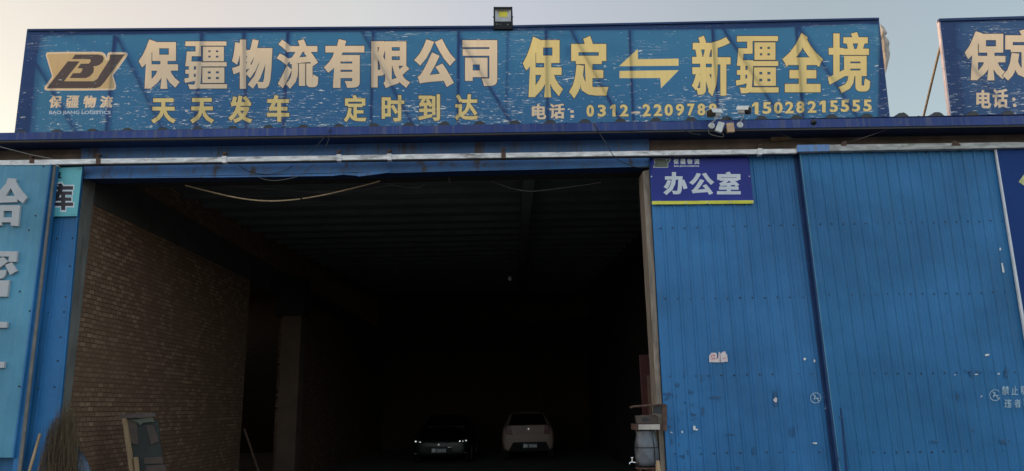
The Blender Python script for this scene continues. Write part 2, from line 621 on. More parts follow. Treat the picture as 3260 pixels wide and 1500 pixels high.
def printed(name, rect, Y, layers, mats, parent=None, grid=0, wave=0.0, label=None, th=0.0, tf=None, hollow=False):
    """One sheet whose faces follow printed lettering. rect: outline of the sheet (photo px),
    layers: [(glyph loops, material index)], later layers on top. tf maps (x,y)->3d (default: plane y=Y)."""
    tf = tf or (lambda x, y: at(x, y, Y))
    V, Ed = [], []

    def addloop(l):
        k = len(V)
        V.extend(Vector(p) for p in l)
        Ed.extend((k + i, k + (i + 1) % len(l)) for i in range(len(l)))
    if rect:
        addloop(rect)
    for loops, mi in layers:
        for l in loops:
            addloop(l)
    if grid and rect:
        xs = [p[0] for p in rect]; ys = [p[1] for p in rect]
        g = []
        x = min(xs) + grid
        while x < max(xs):
            y = min(ys) + grid
            while y < max(ys):
                g.append((x + random.uniform(-.2, .2) * grid, y + random.uniform(-.2, .2) * grid))
                y += grid
            x += grid
        wi = winding(g, [rect])
        V.extend(Vector(p) for p, k in zip(g, wi) if k)
    ov, oe, of, *_ = delaunay_2d_cdt(V, Ed, [], 0, 1e-4)
    C = np.array([((ov[f[0]].x + ov[f[1]].x + ov[f[2]].x) / 3, (ov[f[0]].y + ov[f[1]].y + ov[f[2]].y) / 3) for f in of])
    mi_ = np.full(len(C), -1)
    if rect and not hollow:
        mi_[winding(C, [rect]) != 0] = 0
    for loops, mi in layers:
        sg = 1 if sum(area(l) for l in loops) > 0 else -1
        lo = np.array([p for l in loops for p in l]).min(0); hi = np.array([p for l in loops for p in l]).max(0)
        s = np.where((C[:, 0] >= lo[0]) & (C[:, 0] <= hi[0]) & (C[:, 1] >= lo[1]) & (C[:, 1] <= hi[1]))[0]
        if len(s):
            wn = winding(C[s], loops) * sg
            ins = s[wn > 0] if sum(area(l) for l in loops) * winding([C[s[0]]], loops)[0] >= -1e9 else s
            ins = s[np.abs(wn) > 0] if (wn < 0).sum() > (wn > 0).sum() else s[wn > 0]
            mi_[ins] = mi
    keep = [i for i in range(len(of)) if mi_[i] >= 0]
    b = MB()
    pts = [tf(v.x, v.y) for v in ov]
    if wave:
        for p in pts:
            p.y += wave * (math.sin(p.x * 3.1 + p.z * 1.7) + .6 * math.sin(p.x * 7.3 - p.z * 5) + .5 * math.sin(p.z * 11 + p.x * 2)) / 2
    used = {}
    vs, fs = [], []
    for i in keep:
        f = []
        for k in of[i]:
            if k not in used:
                used[k] = len(vs); vs.append(pts[k])
            f.append(used[k])
        fs.append(tuple(f))
    if th:
        n = len(vs)
        ec = {}
        for f in fs:
            for i in range(3):
                e = (f[i], f[(i + 1) % 3])
                ec[tuple(sorted(e))] = ec.get(tuple(sorted(e)), 0) + 1
        back = [v + Vector((0, th, 0)) for v in vs]
        allf = fs + [tuple(n + i for i in f[::-1]) for f in fs] + [(a, c, c + n, a + n) for (a, c), k in ec.items() if k == 1]
        b.add(vs + back, allf)
        b.m = [int(mi_[i]) for i in keep] * 2 + [0] * (len(allf) - 2 * len(fs))
    else:
        b.add(vs, fs)
        b.m = [int(mi_[i]) for i in keep]
    return b.build(name, mats, parent, smooth=bool(wave), label=label)


def rz(x, y, ox, oy, s):
    return (ox + x / s, oy + y / s)


def poly(pts, ox, oy, s):
    return [(ox + x / s, oy + y / s) for x, y in pts]


# ------------------------------------------------------------------ planes
YW = 9.40     # outer face of the front wall
YB = 9.64     # inner face
YROOF = 9.01  # eave edge
X_L, X_R = -16.0, 15.0
BACK = 31.0
zl = at(302, 601, YB)
XW = zl.x                     # inner left wall / jamb line
ROOF0 = at(1600, 400, YROOF).z
SLOPE = .062


def roofz(y):
    return ROOF0 + .02 + (y - YROOF) * SLOPE


# ------------------------------------------------------------------ ground
g = MB().box((-400, -400, -.3), (400, 500, 0)).build('ground', 'floor')
struct(g)

# ------------------------------------------------------------------ warehouse
wh = thing('warehouse', 'brick and blue steel warehouse with wide open doorway under the sign boards', 'warehouse', (XW, YW, 0))
topw = at(1600, 445, YW).z + .12
# openings: px at wall plane
openL, openR = XW, at(2088, 1000, YW).x
lint = at(1160, 545, YW).z + .02
xr = at(2117, 1500, YW).x
b = MB()
b.box((X_L, YW, 0), (openL - .30, YB, lint))
b.box((openR + .22, YW, 0), (X_R, YB, lint))
b.box((X_L, YW, lint), (X_R, YB, topw))
b.build('front_wall', 'plaster', wh)
b = MB()
b.box((openL - .30, YW - .015, 0), (openL, YB + .01, lint))
b.build('door_jamb', 'concrete', wh, bevel=.01, label='grey smeared concrete jamb at the left of the doorway')
# right jamb follows the photographed post
b = MB()
b.prism([at(2046, 545, YW - .12), at(2067, 540, YW - .12), at(2123, 1560, YW - .12), at(2107, 1560, YW - .12)], (0, .34, 0))
b.build('door_jamb', 'concrete2', wh, bevel=.006, label='brown weathered jamb post at the right of the doorway')
# inner walls
YE = 15.75
brz = at(301, 652, YB).z
b = MB(); b.box((XW - .24, YB + .01, 0), (XW, YE, brz)); b.build('brick_wall', 'brick', wh)
b = MB(); b.box((XW - .26, YB + .01, brz), (XW + .015, BACK, brz + .55)); b.build('ring_beam', 'sooty', wh)
b = MB(); b.box((XW - .26, YB + .01, brz + .55), (XW - .01, BACK, roofz(BACK))); b.build('upper_wall', 'brick', wh)
px0, px1 = at(886, 1250, 17.4), at(948, 1250, 17.4)
b = MB(); b.box((px0.x, 17.4, 0), (px1.x, 17.85, at(925, 1005, 17.4).z)); b.build('pillar', 'pillar', wh, bevel=.015)
b = MB(); b.box((XW + .02, 17.852, 0), (XW + .24, BACK, brz)); b.build('brick_wall', 'brick', wh)
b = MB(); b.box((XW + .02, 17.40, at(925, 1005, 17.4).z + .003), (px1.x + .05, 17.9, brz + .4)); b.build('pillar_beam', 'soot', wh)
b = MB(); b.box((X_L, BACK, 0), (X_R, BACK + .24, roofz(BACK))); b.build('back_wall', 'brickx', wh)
b = MB(); b.box((X_L - .24, YW, 0), (X_L, BACK + .24, roofz(YW))); b.build('side_wall', 'brick', wh)
b = MB(); b.box((X_R, YW, 0), (X_R + .24, BACK + .24, roofz(YW))); b.build('side_wall', 'brick', wh)
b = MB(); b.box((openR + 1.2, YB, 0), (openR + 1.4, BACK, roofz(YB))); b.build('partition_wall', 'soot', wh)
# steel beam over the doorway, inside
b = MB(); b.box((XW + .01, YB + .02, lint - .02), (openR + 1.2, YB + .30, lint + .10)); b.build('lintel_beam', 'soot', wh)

# roof sheet with trapezoid ribs
ribs = [72 + 112.3 * k for k in range(-1, 30)]
rx = [at(p, 400 - .0, YROOF).x for p in ribs]
pitch = (rx[-1] - rx[0]) / (len(rx) - 1)
k0 = int((X_L - rx[0]) / pitch) - 1
prof = []
x = rx[0] + k0 * pitch
while x < X_R + .3:
    prof += [(x - .075, 0), (x - .03, .05), (x + .03, .05), (x + .075, 0), (x + .2, 0), (x + .215, .008), (x + .23, 0)]
    x += pitch
b = MB()
n = len(prof)
y0, y1 = YROOF + .004, BACK + .3


def rz_line(x, y):      # eave follows the photographed slight tilt
    return 0.0


vs = [(px, y0, roofz(y0) + pz) for px, pz in prof] + [(px, y1, roofz(y1) + pz) for px, pz in prof]
vs += [(a, b_, c - .004) for a, b_, c in vs]
b.add(vs, [(i, i + 1, n + i + 1, n + i) for i in range(n - 1)] + [(2 * n + i, 3 * n + i, 3 * n + i + 1, 2 * n + i + 1) for i in range(n - 1)]
      + [(i, 2 * n + i, 2 * n + i + 1, i + 1) for i in range(n - 1)])
b.build('roof_sheet', 'navy', wh)
# black plates standing in for the shade inside the open rib ends
b = MB()
for i in range(len(rx)):
    xx = rx[0] + i * pitch
    z = roofz(YROOF) - .01
    j = random.uniform(-.01, .01)
    b.prism([(xx - .09 + j, YROOF + .006, z), (xx + .09, YROOF + .006, z), (xx + .05, YROOF + .006, z + .045), (xx + .02 + j, YROOF + .006, z + .05 + random.uniform(0, .018)), (xx - .04, YROOF + .006, z + .048)], (0, -.012, 0))
b.split('rib_closer', 'carblack', wh)
# underside lining, following the slope
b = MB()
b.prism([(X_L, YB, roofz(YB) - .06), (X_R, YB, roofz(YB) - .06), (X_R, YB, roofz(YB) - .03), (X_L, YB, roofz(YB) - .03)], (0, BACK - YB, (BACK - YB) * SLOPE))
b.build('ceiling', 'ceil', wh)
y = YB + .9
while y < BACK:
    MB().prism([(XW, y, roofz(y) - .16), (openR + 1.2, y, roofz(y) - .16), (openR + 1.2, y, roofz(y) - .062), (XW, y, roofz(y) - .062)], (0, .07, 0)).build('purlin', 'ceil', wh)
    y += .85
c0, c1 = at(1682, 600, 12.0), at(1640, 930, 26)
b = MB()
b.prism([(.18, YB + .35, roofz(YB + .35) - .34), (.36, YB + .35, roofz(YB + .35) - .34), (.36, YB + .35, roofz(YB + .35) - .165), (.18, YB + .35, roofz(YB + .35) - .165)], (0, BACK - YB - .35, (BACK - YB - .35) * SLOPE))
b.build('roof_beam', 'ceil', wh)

# fascia / gutter : top line (0,421)..(3260,367), bottom of blue (0,444)..(3260,393)


def line(p, q, x):
    return p[1] + (q[1] - p[1]) * (x - p[0]) / (q[0] - p[0])


def strip(x0, x1, top, bot, Y, th, n=1):
    xs = [x0 + (x1 - x0) * i / n for i in range(n + 1)]
    return [(x, top(x)) for x in xs] + [(x, bot(x)) for x in reversed(xs)]


ftop = lambda x: line((0, 423), (3260, 368), x)
fbot = lambda x: line((0, 446), (3260, 396), x)
lbot = lambda x: line((0, 454), (3260, 402), x)
YF = 8.98
b = MB()
b.plate(strip(-900, 4200, ftop, fbot, YF, .012), YF, .012)
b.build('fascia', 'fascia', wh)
b = MB()
b.prism([at(-900, fbot(-900), YF + .012), at(4200, fbot(4200), YF + .012), at(4200, fbot(4200), YF + .012) + Vector((0, 0, -.03)), at(-900, fbot(-900), YF + .012) + Vector((0, 0, -.03))], (0, .02, 0))
b.build('gutter_lip', 'dark', wh)
b = MB()
za, zb_ = at(-900, lbot(-900), YF + .03), at(4200, lbot(4200), YF + .03)
b.tube([za, zb_], .011, 6)
b.build('gutter_bead', 'rust', wh)
b = MB()
b.prism([za + Vector((0, .0, .03)), zb_ + Vector((0, 0, .03)), zb_ + Vector((0, YW - YF - .03, .03)), za + Vector((0, YW - YF - .03, .03))], (0, 0, .015))
b.build('soffit', 'navy', wh)

# blue steel flashing over the doorway (three overlapping bent sheets)
Yfl = YW - .045
segs = [((262, 300, 569), (1140, 1140, 558)), ((1143, 1143, 562), (1240, 1240, 550)), ((1240, 1240, 550), (2062, 2062, 531))]
b = MB()
fl_top = lambda x: line((0, 457), (3260, 408), x)
fmid = lambda x: line((0, 523), (2540, 486), x)


def bent(x0, x1, lower, Y):
    '''flat above the rail, kicked outwards below it'''
    xs = [x0] + [p[0] for p in lower[1:-1]] + [x1]
    lo = [p[1] for p in lower]
    vs = [at(x, fl_top(x), Y) for x in xs] + [at(x, fmid(x), Y) for x in xs] + [at(x, y, Y - .085) for x, y in zip(xs, lo)]
    n = len(xs)
    vs += [v + Vector((0, .006, .002)) for v in vs]
    m = 3 * n
    b = MB()
    fs = []
    for r in range(2):
        for k in range(n - 1):
            a = r * n + k
            fs += [(a, a + 1, a + n + 1, a + n), (m + a, m + a + n, m + a + n + 1, m + a + 1)]
    for k in range(n - 1):
        a = 2 * n + k
        fs.append((a, a + 1, m + a + 1, m + a))
    for k in (0, n - 1):
        for r in range(2):
            a = r * n + k
            fs.append((a, a + n, m + a + n, m + a))
    b.add(vs, fs)
    return b.build('flashing_sheet', 'flash', wh)


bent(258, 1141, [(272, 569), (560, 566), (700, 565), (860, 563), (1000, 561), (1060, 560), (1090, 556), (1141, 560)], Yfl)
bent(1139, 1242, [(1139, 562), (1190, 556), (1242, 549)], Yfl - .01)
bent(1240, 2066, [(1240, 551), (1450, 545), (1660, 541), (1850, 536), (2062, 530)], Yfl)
# return under the flashing
MB().prism([at(272, 569, Yfl - .08), at(2062, 530, Yfl - .08), at(2062, 530, Yfl - .08) + Vector((0, .3, .02)), at(272, 569, Yfl - .08) + Vector((0, .3, .02))], (0, 0, .006)).build('flashing_return', 'navy', wh)

# ------------------------------------------------------------------ door rail
rail = thing('door_rail', 'long galvanised steel sliding rail with clamps above the doorway', 'rail', at(1600, 500, 9.15))
rt = lambda x: line((0, 510), (2540, 473), x)
rb = lambda x: line((0, 526), (2540, 488), x)
YR = 9.10
b = MB()
b.plate(strip(-900, 2538, rt, rb, YR, .06), YR, .06)
b.build('rail_channel', 'galv', rail, bevel=.006)
b = MB()
b.plate(strip(-900, 2538, lambda x: rb(x) + 1, lambda x: rb(x) + 4, YR, .03), YR + .02, .05)
b.build('rail_slot', 'dark', rail)
for x, m_ in ((100, 'rust'), (312, 'rust'), (713, 'galv'), (1078, 'galv'), (1239, 'galv'), (1603, 'rust'), (2420, 'galv')):
    br_ = MB().plate([(x - 7, rt(x) - 3), (x + 7, rt(x) - 3), (x + 7, rb(x) + 2), (x - 7, rb(x) + 2)], YR - .012, .08).build('rail_clamp', m_, rail, bevel=.003)
    bb = MB().plate([(x - 5, rt(x) - 16), (x + 6, rt(x) - 16), (x + 6, rt(x) - 12), (x + 1, rt(x) - 11), (x + 1, rt(x) - 3), (x - 5, rt(x) - 3)], YR, .05)
    bb.tube([at(x + 3, rt(x) - 12, YR - .02), at(x + 3, rt(x) - 12, YR + .3)], .014, 6)
    bb.build('hanger_bolt', 'rust', br_)
rail2 = thing('door_rail', 'short dull blue and grey rail above the door at the right', 'rail', at(2900, 470, 9.1))
MB().plate([(2538, 462), (3260, 452), (4200, 440), (4200, 458), (3260, 470), (2538, 483)], YR - .03, .08).build('rail_channel', 'dullrail', rail2, bevel=.006)
MB().plate([(2538, 461.5), (2640, 460), (2640, 481), (2538, 483)], YR - .036, .005).build('rail_cover', 'flash', rail2)
MB().plate([(3035, 447), (3050, 452), (3060, 463), (3030, 463)], YR - .04, .005).build('hanger_bolt', 'rust', rail2)
MB().plate([(2680, 452), (2695, 448), (2695, 463), (2678, 463)], YR - .04, .005).build('hanger_bolt', 'rust', rail2)


# ------------------------------------------------------------------ corrugated sliding doors
def corrugated(name, quad, Y, mat, parent, nribs, rows, depth=.014, over=1, screwfrom=0):
    """quad: TL, TR, BR, BL in photo px; ribs run down the sheet; screws on rows given as (yl, yr)"""
    TL, TR, BR, BL = [at(x, y, Y) for x, y in quad]
    prof = []
    for i in range(nribs):
        u = i / nribs
        s = 1.0 / nribs
        prof += [(u + .0 * s, 0), (u + .28 * s, 0), (u + .34 * s, .3), (u + .40 * s, 0), (u + .74 * s, 0), (u + .80 * s, 1), (u + .92 * s, 1)]
    prof.append((1, 0))
    b = MB()
    vs = []
    NV = 8
    for j in range(NV + 1):
        t_ = j / NV
        for u, h in prof:
            top = TL.lerp(TR, u); bot = BL.lerp(BR, u)
            p = top.lerp(bot, t_)
            p.y -= h * depth
            p.y += .004 * math.sin(u * 9 + t_ * 5) * (1 if 0 < t_ < 1 else 0)
            vs.append(p)
    n = len(prof)
    b.add(vs, [(j * n + i, j * n + i + 1, (j + 1) * n + i + 1, (j + 1) * n + i) for j in range(NV) for i in range(n - 1)])
    # back skin
    b.add([TL + Vector((0, .04, 0)), TR + Vector((0, .04, 0)), BR + Vector((0, .04, 0)), BL + Vector((0, .04, 0))], [(0, 3, 2, 1)])
    skin = b.build(name, mat, parent)
    sc = MB()
    for (xa, ya, xb, yb) in rows:
        for i in range(nribs):
            if random.random() < .06:
                continue
            u = (i + .6) / nribs
            px = xa + (xb - xa) * u
            py = ya + (yb - ya) * u + random.uniform(-1.5, 1.5)
            p = at(px, py, Y - .004)
            sc.lathe(p + Vector((0, .004, 0)), (0, -1, 0), [(0, .011), (.003, .010), (.004, .006), (.010, .005)], 6)
    sc.split('screw', 'dark', skin)
    return skin


YD1, YD2 = 9.24, 9.16
d1 = thing('sliding_door', 'blue corrugated steel sliding door carrying the office sign and torn notice', 'door', at(2390, 1500, YD1), 'corrugated sliding doors')
corrugated('door_leaf', [(2067, 497), (2550, 484), (2690, 1560), (2127, 1560)], YD1, 'door', d1, 13,
           [(2080, 727, 2580, 716), (2095, 953, 2610, 945), (2109, 1198, 2640, 1190), (2123, 1446, 2668, 1438), (2400, 501, 2550, 497)])
MB().plate([(2526, 484), (2552, 484), (2690, 1560), (2660, 1560)], YD1 - .02, .03).build('edge_trim', 'navy', d1, bevel=.004)
d2 = thing('sliding_door', 'blue corrugated steel sliding door at the far right, overlapping the other', 'door', at(2950, 1500, YD2), 'corrugated sliding doors')
corrugated('door_leaf', [(2543, 484), (3172, 471), (3342, 1560), (2684, 1560)], YD2, 'door2', d2, 18,
           [(2555, 715, 3205, 703), (2580, 940, 3250, 931), (2612, 1192, 3285, 1184), (2645, 1443, 3320, 1434), (2545, 490, 3172, 481)])
MB().plate([(2542, 483), (2548, 483), (2684, 1560), (2673, 1560)], YD2 - .008, .06).build('edge_trim', 'navy', d2)
MB().plate([(2545, 483), (2548, 483), (2684, 1560), (2681, 1560)], YD2 - .010, .003).build('edge_bead', 'teal', d2)  # pale strip painted in for the highlight along the door edge
MB().plate([(2674, 1300), (2679, 1300), (2705, 1560), (2699, 1560)], YD2 - .008, .01).build('edge_trim', 'navy', d2)

# scars and stuck scraps, as thin plates on the doors
Z3 = (2050, 900, 1.9754)
Z4 = (2600, 900, 1.9754)


def blob(cx, cy, rx_, ry_, n=9, jag=.35, sk=0.0):
    return [(cx + rx_ * math.cos(a) * (1 + random.uniform(-jag, jag)) + sk * ry_ * math.sin(a), cy + ry_ * math.sin(a) * (1 + random.uniform(-jag, jag)))
            for a in [i * 2 * math.pi / n for i in range(n)]]


b = MB()
YS = YD1 - .0165
for cx, cy, rx_, ry_ in [(263, 575, 9, 40), (360, 600, 8, 20), (298, 688, 14, 10), (447, 720, 34, 11), (280, 805, 9, 50), (316, 831, 13, 6), (369, 808, 10, 34),
                         (208, 640, 16, 12), (150, 700, 24, 8), (195, 715, 12, 20), (150, 725, 12, 9), (825, 710, 12, 22), (826, 765, 13, 14), (545, 955, 32, 6),
                         (940, 935, 4, 40), (962, 960, 4, 60), (918, 940, 4, 26), (690, 1060, 8, 30), (175, 1000, 6, 20), (590, 1165, 14, 8), (215, 1020, 10, 12), (240, 1090, 18, 5), (165, 905, 12, 5)]:
    b.plate(poly(blob(cx, cy, rx_, ry_), *Z3), YS, .001)
for i in range(42):
    cx, cy = random.gauss(215, 70), random.uniform(620, 1180)
    b.plate(poly(blob(max(135, cx), cy, random.uniform(1.5, 6), random.uniform(2, 8), 6), *Z3), YS + .0004, .001)
b.split('paint_scar', 'scar', d1)
b = MB()
YS2 = YD2 - .0165
for cx, cy, rx_, ry_ in [(1195, 565, 14, 36), (975, 570, 12, 16), (1180, 1000, 34, 14), (885, 715, 8, 22), (980, 935, 14, 8), (150, 845, 16, 5), (740, 1000, 26, 6), (140, 1110, 8, 14), (935, 556, 10, 4), (1010, 560, 10, 4)]:
    b.plate(poly(blob(cx, cy, rx_, ry_), *Z4), YS2, .001)
b.split('paint_scar', 'scar', d2)
b = MB()
for cx, cy, rx_, ry_ in [(1072, 455, 17, 7), (1005, 577, 12, 4), (1143, 574, 8, 5), (870, 580, 5, 3), (1036, 715, 4, 6)]:
    b.plate(poly(blob(cx, cy, rx_, ry_, 7, .25, -.8), *Z4), YS2 - .001, .001)
b.plate([(3182, 789), (3187, 789), (3187, 797), (3182, 797)], YS2 - .001, .001)
b.plate([(3188, 838), (3192, 837), (3198, 866), (3196, 869), (3192, 867)], YS2 - .001, .001)
b.split('tape_scrap', 'white', d2)
b = MB()
for cx, cy, rx_, ry_ in [(317, 915, 9, 15), (331, 924, 10, 6), (174, 942, 8, 4), (240, 938, 5, 8), (1072, 493, 6, 10), (1075, 1010, 16, 6), (1012, 480, 9, 9)]:
    b.plate(poly(blob(cx, cy, rx_, ry_, 7, .25), *Z3), YS - .006, .001)
b.split('tape_scrap', 'white', d1)

nt_ = thing('torn_notice', 'torn pink and white paper notice with red print on the blue door', 'paper notice', at(2287, 1150, YS - .004))
b = MB()
b.plate(poly([(411, 500), (410, 460), (425, 441), (455, 441), (460, 455), (456, 485), (468, 470), (470, 436), (478, 437), (477, 502)], *Z3), YS - .003, .0015)
b.build('paper_half', 'paper', nt_)
b = MB()
b.plate(poly([(482, 502), (480, 447), (498, 434), (512, 432), (516, 447), (523, 452), (528, 497)], *Z3), YS - .003, .0015)
b.build('paper_half', 'paper', nt_)
b = MB()
for cx, cy, rx_, ry_ in [(428, 455, 7, 3), (440, 458, 4, 7), (425, 466, 4, 6), (437, 475, 10, 3), (430, 483, 6, 3), (446, 480, 3, 5), (505, 476, 10, 2), (462, 468, 2, 8)]:
    b.plate(poly(blob(cx, cy, rx_, ry_, 6), *Z3), YS - .0045, .001)
b.split('red_mark', 'redink', nt_)
o = MB().plate(poly([(812, 738), (828, 720), (838, 728), (836, 752), (824, 752)], *Z3), YS - .003, .0015).build('paper_scrap', 'paper')
tag(o, 'small diamond-shaped scrap of paper stuck low on the blue door', 'paper scrap')


# stencilled warnings
def ring(cx, cy, r, wd, n=22, skip=()):
    out = []
    for i in range(n):
        if i in skip:
            continue
        a, c = i * 2 * math.pi / n, (i + .86) * 2 * math.pi / n
        out.append([(cx + r * math.cos(a), cy + r * math.sin(a)), (cx + r * math.cos(c), cy + r * math.sin(c)),
                    (cx + (r - wd) * math.cos(c), cy + (r - wd) * math.sin(c)), (cx + (r - wd) * math.cos(a), cy + (r - wd) * math.sin(a))])
    return out


def stencil(Z, circ, glyphs, Y, parent):
    cx, cy, r = circ
    L = [([poly(l, *Z)], 0) for l in ring(cx, cy, r, 6)]
    L += [([poly(l, *Z)], 0) for l in ([(cx - 22, cy - 24), (cx - 17, cy - 26), (cx + 24, cy + 18), (cx + 20, cy + 22)], [(cx - 14, cy + 2), (cx + 24, cy - 2), (cx + 24, cy + 4), (cx - 14, cy + 8)],
                                       [(cx - 4, cy - 20), (cx + 2, cy - 20), (cx - 8, cy + 14), (cx - 13, cy + 12)])]
    for ch, x0, y0, x1, y1 in glyphs:
        a, c = rz(x0, y0, *Z); d, e = rz(x1, y1, *Z)
        L.append((glyph(ch, a, c, d, e, .55, .4), 0))
    return printed('stencil_warning', None, Y, L, ['stencil'], parent)


stencil(Z4, (1122, 708, 37), [('禁', 1163, 650, 1212, 706), ('止', 1225, 650, 1268, 706), ('吸', 1284, 650, 1330, 706), ('违', 1180, 732, 1226, 786), ('者', 1240, 732, 1286, 786), ('罚', 1300, 732, 1346, 786)], YS2 - .0012, d2)
stencil(Z3, (1080, 725, 35), [('一', 1128, 690, 1156, 694), ('二', 1130, 706, 1154, 722), ('止', 1136, 745, 1166, 795)], YD1 - .020, d1)

# far-right poster on the second door, with pale edge trim
ps = thing('blue_poster', 'dark blue poster sheet with pale edging at the right picture edge', 'poster', at(3250, 800, 9.12))
MB().plate([(3170, 474), (3700, 465), (3900, 1560), (3348, 1560)], YD2 - .035, .006).build('poster_sheet', 'poster', ps)
MB().plate([(3168, 474), (3173, 474), (3352, 1560), (3341, 1560)], YD2 - .045, .03).build('edge_strip', 'whiteink', ps, bevel=.003)
MB().plate([(3243, 579), (3262, 553), (3330, 585), (3318, 640), (3262, 592)], YD2 - .038, .002).build('lettering', 'postery', ps)

# ------------------------------------------------------------------ office sign
os_ = thing('office_sign', 'dark blue printed office sign with yellow lower band on the blue door', 'sign', at(2230, 650, YD1 - .03))
Zo = (2050, 460, 3.95)
lay = []


def G(L, Z, ch, x0, y0, x1, y1, ox, oy, mi, slant=0.0):
    a, c = rz(x0, y0, *Z); d, e = rz(x1, y1, *Z)
    L.append((glyph(ch, a, c, d, e, ox, oy, slant), mi))


LOGO_OUT = [(193, 235), (196, 212), (215, 198), (500, 192), (940, 192), (985, 210), (1005, 240), (1018, 280), (1022, 225), (1035, 203), (1060, 195), (1270, 196), (1295, 215), (1293, 245), (1280, 265), (1100, 510), (1118, 560), (1142, 650), (1136, 690), (1110, 708), (700, 714), (215, 714), (180, 703), (173, 685), (180, 660), (280, 525)]
LOGO_IN = [(212, 236), (222, 222), (500, 216), (930, 216), (968, 232), (990, 268), (1004, 310), (1045, 300), (1048, 226), (1272, 220), (1080, 508), (1100, 570), (1120, 650), (1112, 678), (1090, 686), (700, 690), (208, 690), (300, 528)]
LOGO_B = [(590, 228), (545, 290), (790, 290), (802, 315), (775, 350), (665, 352), (620, 412), (690, 415), (680, 450), (655, 478), (560, 480), (515, 545), (735, 545), (790, 520), (835, 470), (845, 410), (830, 388), (880, 382), (915, 368), (960, 330), (977, 280), (960, 245), (900, 228)]
LOGO_L = [(490, 320), (650, 320), (440, 588), (840, 588), (885, 560), (1020, 345), (1055, 290), (1060, 228), (1255, 228), (985, 600), (930, 660), (870, 682), (205, 682)]
ZL = (100, 120, 4.2325)


def logo(tf, m_out, m_in, m_dark):
    return [([tf(LOGO_OUT)], m_out), ([tf(LOGO_IN)], m_in), ([tf(LOGO_B)], m_dark), ([tf(LOGO_L)], m_dark)]


def small(l):
    # fit the emblem into the corner of the office sign: box (120..340, 178..292)
    return [rz(120 + (x - 173) / (1295 - 173) * 220 - (y - 192) / 522 * 4, 178 + (y - 192) / 522 * 114, *Zo) for x, y in l]


lay += logo(small, 1, 3, 2)
for i, ch in enumerate('保疆物流'):
    x0 = (370, 457, 543, 632)[i]
    G(lay, Zo, ch, x0, 180, x0 + 67, 248, .9, .5, 1)
G(lay, Zo, 'BAO JIANG LOGISTICS', 380, 262, 695, 287, .35, .25, 1)
for ch, a, b_, c, d in (('办', 252, 348, 545, 632), ('公', 578, 358, 877, 630), ('室', 918, 345, 1217, 628)):
    G(lay, Zo, ch, a, b_, c, d, 3.6, 2.6, 1)
lay.append(([poly([(101, 712), (1378, 702), (1380, 745), (100, 755)], *Zo)], 4))
printed('sign_face', poly([(72, 150), (1318, 143), (1380, 746), (100, 756)], *Zo), YD1 - .034, lay, ['officeblue', 'whiteink', 'olive', 'olive', 'yellow'], os_, grid=12, wave=.003, th=.004)
b = MB()
for x, y in ((85, 160), (490, 157), (765, 157), (1035, 150), (1308, 152), (95, 405), (1324, 403), (525, 740), (800, 738), (1080, 730), (1360, 730)):
    p = at(*rz(x, y, *Zo), YD1 - .034)
    b.lathe(p, (0, -1, 0), [(-.006, .009), (.006, .009), (.009, .004)], 8)
b.split('fixing_screw', 'whiteink', os_)


# ------------------------------------------------------------------ main sign board
YSN = 9.30
sg_ = thing('sign_board', 'long blue billboard with logo, cream and yellow characters on the warehouse roof', 'sign board', at(1450, 400, YSN), 'roof sign boards')
rect = [(88, 97), (500, 94), (900, 92), (1300, 89), (1600, 86), (1900, 80), (2300, 72), (2600, 65), (2798, 60), (2815, 220), (2833, 385), (2835, 400), (46, 445), (48, 420)]
lay = []
lay += logo(lambda l: poly(l, *ZL), 1, 3, 4)
for ch, x0, x1 in (('保', 230, 418), ('疆', 456, 650), ('物', 690, 880), ('流', 916, 1105)):
    G(lay, ZL, ch, x0, 782, x1 - 18, 945, 1.9 if ch != '疆' else 1.0, 1.1 if ch != '疆' else .5, 1, .12)
G(lay, ZL, 'BAO JIANG LOGISTICS', 240, 985, 1068, 1045, .45, .3, 5)
big = [('保', 442, 127, 570, 283), ('疆', 587, 132, 723, 284), ('物', 739, 126, 867, 283), ('流', 882, 126, 1013, 280), ('有', 1033, 126, 1160, 280), ('限', 1182, 131, 1304, 279), ('公', 1321, 126, 1448, 274), ('司', 1472, 128, 1583, 274)]
yel = [('保', 1665, 119, 1791, 310), ('定', 1813, 117, 1935, 308), ('新', 2203, 115, 2326, 305), ('疆', 2343, 115, 2479, 297), ('全', 2493, 109, 2618, 294), ('境', 2636, 103, 2770, 295)]
sml = [('天', 483, 313, 558, 392), ('天', 607, 312, 680, 392), ('发', 728, 305, 802, 391), ('车', 850, 303, 921, 388), ('定', 1095, 303, 1166, 388), ('时', 1215, 303, 1287, 387), ('到', 1332, 300, 1401, 385), ('达', 1449, 300, 1521, 382)]
tel = [('电', 1693, 332, 1739, 380), ('话', 1749, 330, 1798, 378)]
BO = {'保': (7, 4.6), '疆': (4.2, 2.1), '物': (5.6, 4.2), '流': (5.6, 4), '有': (7.5, 5), '限': (6, 4), '公': (8, 6), '司': (8, 5.5), '定': (7.5, 5.5), '新': (5, 4), '全': (8, 6), '境': (5.2, 3.2)}
RIM = 2.0
job = []
for ch, a, c, d, e in big:
    job.append((ch, a, c, d, e, *BO[ch], 1))
for ch, a, c, d, e in yel:
    job.append((ch, a, c, d, e, BO[ch][0], BO[ch][1] * 1.15, 2))
for ch, a, c, d, e in sml:
    k = 3.4 if ch in '天发车' else 2.7
    job.append((ch, a, c, d, e, k, k * .85, 2))
for ch, a, c, d, e in tel:
    job.append((ch, a, c, d, e, 2.0, 1.3, 1))
Z3n = (1600, 0, 2.37)
digs = [('0', 633, 690), ('3', 718, 780), ('1', 815, 850), ('2', 885, 950), ('2', 1055, 1118), ('2', 1140, 1205), ('0', 1222, 1285), ('9', 1307, 1370), ('7', 1393, 1448), ('8', 1470, 1530), ('8', 1555, 1616)]
